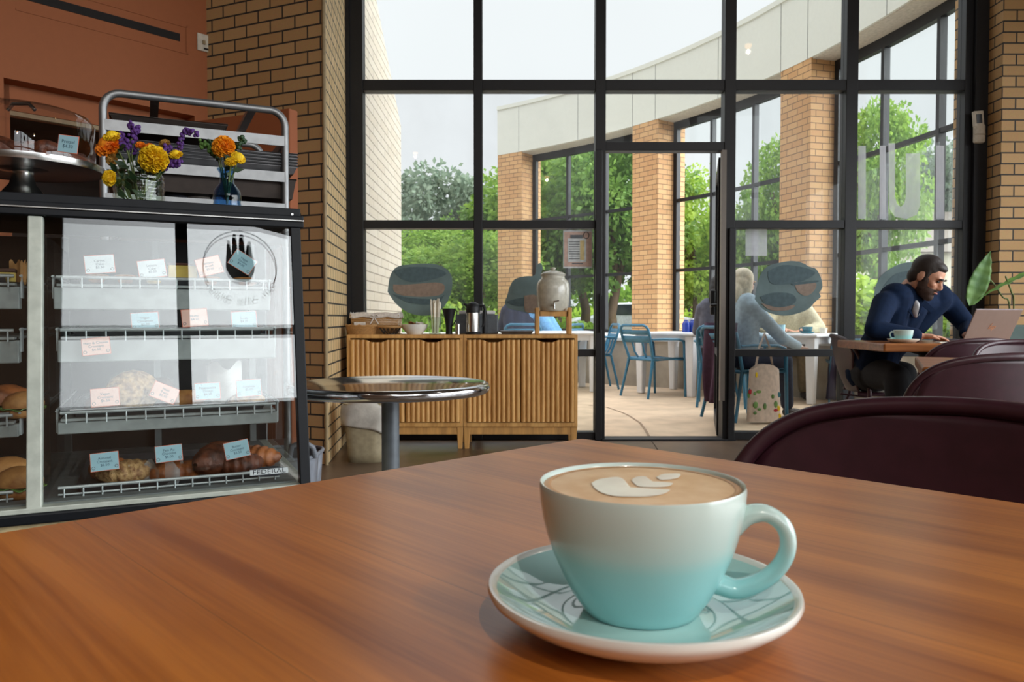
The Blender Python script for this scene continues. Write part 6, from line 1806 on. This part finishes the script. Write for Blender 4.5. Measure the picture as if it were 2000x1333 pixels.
statice('purple statice sprig arching right over the jar', J0, [(325, 325), (352, 290), (356, 262), (382, 257)], Yj, 13)
statice('short purple statice sprig right of the big yellow marigold', J0, [(318, 318), (325, 298), (324, 285)], Yj - .01, 14)
statice('purple statice twig low at right of the jar', J0, [(318, 330), (335, 320), (349, 316)], Yj - .01, 15)
rnd = random.Random(8)
mb = MB()
for k in range(42):
    b = V((rnd.uniform(-.035, .035), rnd.uniform(-.03, .03), zj * rnd.uniform(.1, 1.25))); d = V((rnd.uniform(-1, 1), rnd.uniform(-1, .6), rnd.uniform(-.1, 1))).normalized() * rnd.uniform(.025, .05); s_ = d.cross(V((0, -1, .3))).normalized() * .009
    i = mb.addv([b, b + d * .5 + s_, b + d, b + d * .5 - s_]); mb.addf((i, i + 1, i + 2, i + 3))
o = mb.build('jar_foliage', 'leaf_dark', solid=.0008); o.location = jb; tag(o, 'dark green leaves filling the clear ribbed jar', 'leaves'); o['kind'] = 'stuff'
t = thing('bud_vase', 'small blue glass bottle vase on the case, right of jar', 'vase', bb_)
zv = P(446, 330, bb_.y).z - ZTOP
MB().lathe([(0, .002), (.034, .002), (.037, .012), (.035, .022), (.038, .030), (.036, .042), (.034, .052), (.024, .066), (.019, .072), (.018, zv * .88), (.025, zv * .97), (.026, zv), (.022, zv), (.016, zv * .88), (.017, .074), (.031, .05), (.033, .01), (0, .006)], 40).build('vase_body', 'blue_glass', t, smooth=50)
B0 = bb_ + V((0, 0, .008))
flower('marigold_flower', 'round orange yellow marigold in the blue vase', B0, 437, 287, bb_.y - .02, .030, 'petal_amber', 21, up=(-.1, -.8, .5), flat=.9, n=240)
flower('yarrow_flower', 'flat yellow yarrow head at right in the blue vase', B0, 465, 308, bb_.y - .02, .020, 'petal_yellow', 22, up=(.5, -.5, .5), flat=.35)
flower('yarrow_flower', 'small yellow yarrow cluster at the blue vase mouth', B0, 451, 317, bb_.y - .03, .016, 'petal_yellow', 23)
statice('green leafy sprig at left of the blue vase', B0, [(430, 312), (410, 290), (394, 281)], bb_.y, 24, 'leaf_green', 'leaf_sprig')
statice('dark green leafy sprig at right of the blue vase', B0, [(455, 300), (465, 285), (474, 270)], bb_.y, 25, 'leaf_dark', 'leaf_sprig')
statice('dark green sprig behind the orange marigold of blue vase', B0, [(428, 318), (418, 300), (410, 277)], bb_.y + .01, 26, 'leaf_dark', 'leaf_sprig')

# ------------------------------------------------------------------ sheet pan rack behind the case
RY = .80
def RK(px, py, ly=RY): return CMI @ PL(px, py, CM @ V((0, ly, 0)), cv_)
ra, rb = RK(202, 300), RK(557, 300); xl, xr = ra.x, rb.x
ztop_r = (RK(300, 192).z + RK(480, 208).z) / 2
rack = thing('pan_rack', 'aluminium sheet pan rack with rounded top standing behind the case', 'rack', CM @ V((0, 0, 0)), CA)
def hoop(ly, nm):
    r = .055; pts = [(xl, ly, 0), (xl, ly, ztop_r - r)]
    for k in range(1, 7): a = PI / 2 * k / 6; pts.append((xl + r - r * math.cos(a), ly, ztop_r - r + r * math.sin(a)))
    for k in range(0, 7): a = PI / 2 * k / 6; pts.append((xr - r + r * math.sin(a), ly, ztop_r - r + r * math.cos(a)))
    pts.append((xr, ly, 0))
    MB().tube(pts, .013, 14, flat=(1, 1)).build(nm, 'brushed_alu', rack, smooth=60)
hoop(RY, 'front_frame'); hoop(RY + .62, 'rear_frame')
for px in (302, 492):
    x = RK(px, 200).x; MB().box(x - .014, x + .014, RY, RY + .62, ztop_r - .012, ztop_r + .004).build('top_brace', 'brushed_alu', rack)
rows = [((200, 254), (555, 268)), ((200, 324), (556, 344)), ((200, 392), (556, 405))]
for a, b in rows:
    z = (RK(*a).z + RK(*b).z) / 2
    m = MB(); m.box(xl, xr, RY - .012, RY - .004, z - .018, z + .018); m.box(xl, xr, RY + .62, RY + .628, z - .018, z + .018); m.box(xl, xl + .012, RY, RY + .62, z - .018, z + .010); m.box(xr - .012, xr, RY, RY + .62, z - .018, z + .010)
    m.build('shelf_rail', 'brushed_alu', rack)
def pan(z, label, dx=0.0, m='scuffed_tray', h=.025, y0=RY + .01, y1=RY + .66, x0=None, x1=None):
    x0 = xl + .02 if x0 is None else x0; x1 = xr - .02 if x1 is None else x1
    mb = MB(); mb.box(x0 + .012, x1 - .012, y0 + .012, y1 - .012, 0, .002)
    for a, b in ((((x0 + .012, y0 + .012), (x1 - .012, y0 + .012)), ((x0, y0), (x1, y0))), (((x1 - .012, y0 + .012), (x1 - .012, y1 - .012)), ((x1, y0), (x1, y1))), (((x1 - .012, y1 - .012), (x0 + .012, y1 - .012)), ((x1, y1), (x0, y1))), (((x0 + .012, y1 - .012), (x0 + .012, y0 + .012)), ((x0, y1), (x0, y0)))):
        i = mb.addv([(*a[0], 0), (*a[1], 0), (*b[1], h), (*b[0], h)]); mb.addf((i, i + 1, i + 2, i + 3))
    mb.tube([(x0, y0, h), (x1, y0, h), (x1, y1, h), (x0, y1, h)], .004, 8, closed=True)
    o = mb.build('sheet_pan', m, smooth=30); o.location = CM @ V((dx, 0, z)); o.rotation_euler = (0, 0, CA); return tag(o, label, 'pan', 'sheet pans on the rack')
zr2 = (RK(*rows[1][0]).z + RK(*rows[1][1]).z) / 2; zr1 = (RK(*rows[0][0]).z + RK(*rows[0][1]).z) / 2; zr3 = (RK(*rows[2][0]).z + RK(*rows[2][1]).z) / 2
pan(zr1 + .018, 'dark sheet pan lying on the top rack rail', m='tray_dark', x1=xr - .2)
for k in range(5):
    pan(zr2 + .018 + k * .011, ['lowest', 'second lowest', 'middle', 'second highest', 'topmost'][k] + ' of the nested sheet pans on the middle rack rail', dx=.0, x1=xr + .045, h=.028)
pan(zr2 - .075, 'deep dark pan hanging under the nested sheet pans', m='tray_dark', x1=xr + .04, h=.07)
pan(zr3 - .10, 'deep dark pan on the lowest visible rack rail', m='tray_dark', x1=xr + .055, h=.085)
# grey cloth bundles on the lower rack shelf
for k, (px, w_, m_) in enumerate(((345, .05, 'grey_cloth'), (390, .06, 'linen'), (418, .03, 'grey_cloth'))):
    q = RK(px, 372, RY + .15); o = MB().ell((0, 0, 0), (w_, .06, .03), None, 18, 12).build('cloth_bundle', m_, smooth=180); o.location = CM @ V((q.x, q.y, zr3 + .045)); o.rotation_euler = (0, .1 * k, CA)
    tag(o, ['dark grey cloth bundle low on the rack, left', 'pale cloth bundle low on the rack, middle', 'small grey cloth bundle low on the rack, right'][k], 'cloth')

# ================================================================== WINDOW PICTURES AND SIGNS (flat stickers on the glass)
def sticker(pts, m, parent, Y=D - .006, name='shape', th=.0012, sm=True):
    w = [P(x, y, Y) for x, y in pts]
    if sm: w = catmull([tuple(q) for q in w + [w[0]]], 4)[:-1]
    off = parent.location if parent else V((0, 0, 0)); n = len(w)
    mb = MB(Matrix.Translation(-V(off))); i = mb.addv([(q.x, Y, q.z) for q in w] + [(q.x, Y - th, q.z) for q in w])
    mb.addf([i + k for k in range(n)][::-1]); mb.addf([i + n + k for k in range(n)])
    for k in range(n): j = (k + 1) % n; mb.addf((i + k, i + j, i + n + j, i + n + k))
    return mb.build(name, m, parent)
def picture(nm, label, base, shapes):
    c = P(sum(p[0] for p in base) / len(base), sum(p[1] for p in base) / len(base), D - .006)
    t = thing(nm, label, 'window picture', c)
    sticker(base, 'decal_teal', t, name='silhouette')
    for k, (pts, m) in enumerate(shapes): sticker(pts, m, t, Y=D - .0085 - .0004 * k, name='detail')
    return t
picture('window_decal', 'dark teal croissant sandwich picture stuck on the left window pane',
        [(757, 570), (762, 540), (775, 522), (800, 517), (835, 515), (862, 520), (880, 535), (883, 560), (876, 585), (862, 605), (840, 616), (815, 616), (792, 608), (772, 592)],
        [([(768, 530), (800, 522), (850, 524), (872, 535), (850, 545), (810, 552), (785, 545)], 'decal_dark'), ([(768, 556), (800, 556), (850, 552), (868, 558), (862, 575), (830, 580), (790, 578), (770, 570)], 'decal_tan'), ([(765, 574), (800, 582), (850, 584), (868, 576), (850, 594), (800, 592)], 'decal_dark')])
picture('window_decal', 'dark teal burger picture with skewer on the pane behind the dispenser',
        [(986, 590), (990, 580), (996, 560), (1005, 546), (1025, 540), (1044, 538), (1048, 520), (1055, 514), (1060, 522), (1058, 540), (1080, 545), (1100, 556), (1108, 580), (1106, 600), (1085, 612), (1050, 614), (1015, 608), (992, 602)],
        [([(998, 572), (1010, 552), (1040, 546), (1080, 552), (1100, 572), (1060, 578), (1020, 578)], 'decal_teal'), ([(988, 590), (1020, 582), (1060, 586), (1102, 582), (1100, 592), (1050, 596), (1010, 598)], 'decal_dark'), ([(1024, 578), (1048, 578), (1048, 608), (1026, 608)], 'decal_tan')])
picture('window_decal', 'dark teal coffee cup and bagel picture on the pane by the door',
        [(1474, 585), (1478, 560), (1486, 535), (1500, 520), (1520, 514), (1545, 510), (1565, 513), (1582, 522), (1594, 526), (1604, 545), (1606, 562), (1600, 572), (1603, 580), (1592, 590), (1580, 603), (1560, 612), (1535, 617), (1510, 614), (1490, 604)],
        [([(1500, 530), (1530, 518), (1575, 524), (1592, 535), (1560, 552), (1515, 556), (1502, 548)], 'decal_dark'), ([(1552, 552), (1592, 552), (1590, 568), (1575, 578), (1558, 570)], 'decal_tan'), ([(1484, 580), (1510, 572), (1545, 574), (1555, 588), (1535, 600), (1500, 598)], 'decal_dark'), ([(1486, 592), (1520, 601), (1552, 596), (1540, 606), (1505, 606)], 'decal_tan'), ([(1548, 553), (1595, 548), (1594, 552), (1550, 557)], 'decal_dark')])
picture('window_decal', 'dark teal rounded picture on the pane behind the man\'s head',
        [(1706, 585), (1710, 560), (1720, 540), (1740, 524), (1765, 514), (1790, 513), (1812, 522), (1824, 545), (1824, 580), (1810, 605), (1780, 620), (1740, 618), (1715, 606)],
        [([(1725, 560), (1750, 535), (1790, 530), (1810, 550), (1780, 570), (1740, 575)], 'decal_dark')])
# window reflections painted as pale flat shapes on the upper right pane: a large U with strokes beside it
c = P(1770, 370, D - .006); t = thing('lettering_and_reflection', 'large pale U shaped reflection painted on the right window pane', 'lettering', c)
sticker([(1735, 280), (1748, 280), (1748, 385), (1752, 398), (1759, 405), (1766, 398), (1769, 385), (1769, 300), (1797, 300), (1797, 400), (1790, 420), (1770, 428), (1748, 424), (1737, 408)], 'painted_reflection', t, name='letter', sm=False)
for q, lb in ((1676, 'narrow painted reflection stripe at left edge of the right pane'), (1718, 'narrow painted reflection stripe just left of the U'), (1828, 'painted reflection stripe at the right edge of the right pane')):
    w_ = {1676: 15, 1718: 12, 1828: 16}[q]
    c = P(q + w_ / 2, 360, D - .006); t = thing('lettering_and_reflection', lb, 'lettering', c); sticker([(q, 285), (q + w_, 285), (q + w_, 428), (q, 428)], 'painted_reflection', t, name='letter', sm=False)
c = P(1478, 520, D - .006); t = thing('lettering_and_reflection', 'pale translucent stroke above the cup and bagel picture', 'lettering', P(1478, 470, D - .006)); sticker([(1456, 446), (1498, 446), (1498, 500), (1456, 500)], 'painted_reflection', t, name='letter', sm=False)
# paper notice taped on the glass, left of the door
c = P(1128, 487, D - .006); t = thing('paper_notice', 'pink bordered paper notice with opening list taped on glass', 'notice', c)
R4 = lambda x0, y0, x1, y1, m, nm, k=0: sticker([(x0, y0), (x1, y0), (x1, y1), (x0, y1)], m, t, Y=D - .006 - .0016 * k, name=nm, sm=False)
R4(1100, 450, 1157, 524, 'poster_white', 'sheet'); R4(1102, 453, 1155, 521, 'poster_pink', 'border', 1); R4(1109, 466, 1145, 512, 'poster_white', 'list_panel', 2); R4(1133, 470, 1141, 508, 'poster_yellow', 'column', 3)
R4(1114, 459, 1138, 466, 'pole_grey', 'heading', 3)
mb = MB(Matrix.Translation(-c)); q = P(1145, 460, D - .006); mb.tube([(q.x + .02 * math.cos(a * PI / 10), D - .012, q.z + .024 * math.sin(a * PI / 10)) for a in range(20)], .003, 6, closed=True); mb.build('emblem', 'pole_grey', t)
for k in range(8): R4(1111, 472 + k * 4.7, 1132, 473.4 + k * 4.7, 'pole_grey', 'text_line', 3)
R4(1117, 514, 1138, 516, 'pole_grey', 'footer', 3)

# black hand logo with a round line of lettering on the rear window (it shows mirrored in the case glass)
LC = RWM @ V((1.78, 0, 3.97))
t = thing('lettering_and_reflection', 'black hand logo ringed by thin lettering on rear window', 'logo', LC, math.radians(25.3))
def hs_(pts, m='decal_black', name='hand'):
    w = catmull(pts + [pts[0]], 4)[:-1]; mb = MB(); n = len(w)
    i = mb.addv([(q[0], -.055, q[1]) for q in [(a.x, a.y) for a in [V((p[0], p[1], 0)) for p in w]]]); 
    mb.addf([i + k for k in range(n)]); return mb.build(name, m, t, solid=.002)
hand_pts = [((x_ - 708) * .0014, (450 - y_) * .0016) for x_, y_ in ((595, 470), (600, 400), (608, 330), (612, 272), (622, 260), (634, 272), (643, 335), (650, 335), (658, 225), (672, 208), (686, 224), (695, 332), (702, 332), (711, 225), (728, 208), (744, 224), (753, 332), (760, 332), (770, 280), (786, 265), (800, 278), (806, 340), (815, 400), (822, 470), (800, 530), (760, 578), (670, 572), (620, 530))]
hs_(hand_pts)
mb = MB(); mb.tube([(.40 * math.cos(a), -.055, -.02 + .44 * math.sin(a)) for a in [PI * (-.16 + 1.32 * k / 40) for k in range(41)]], .0075, 6); mb.build('ring', 'decal_black', t)
s_ = 'Craft. Coffee. Culture.'
for k, ch in enumerate(s_):
    if ch == ' ': continue
    a = math.radians(215 + 110 * k / (len(s_) - 1)); r = .42
    # lettering is made to read from outside, so it is mirrored towards the room
    Mx = Matrix.Translation((-r * math.cos(a), -.055, -.02 + r * math.sin(a))) @ Matrix.Rotation(PI / 2, 4, 'X') @ Matrix.Rotation(-(a - 1.5 * PI), 4, 'Z')
    text_obj('letter', ch, .085, 'decal_black', t, Matrix.Translation((0, 0, 0)) @ Mx)
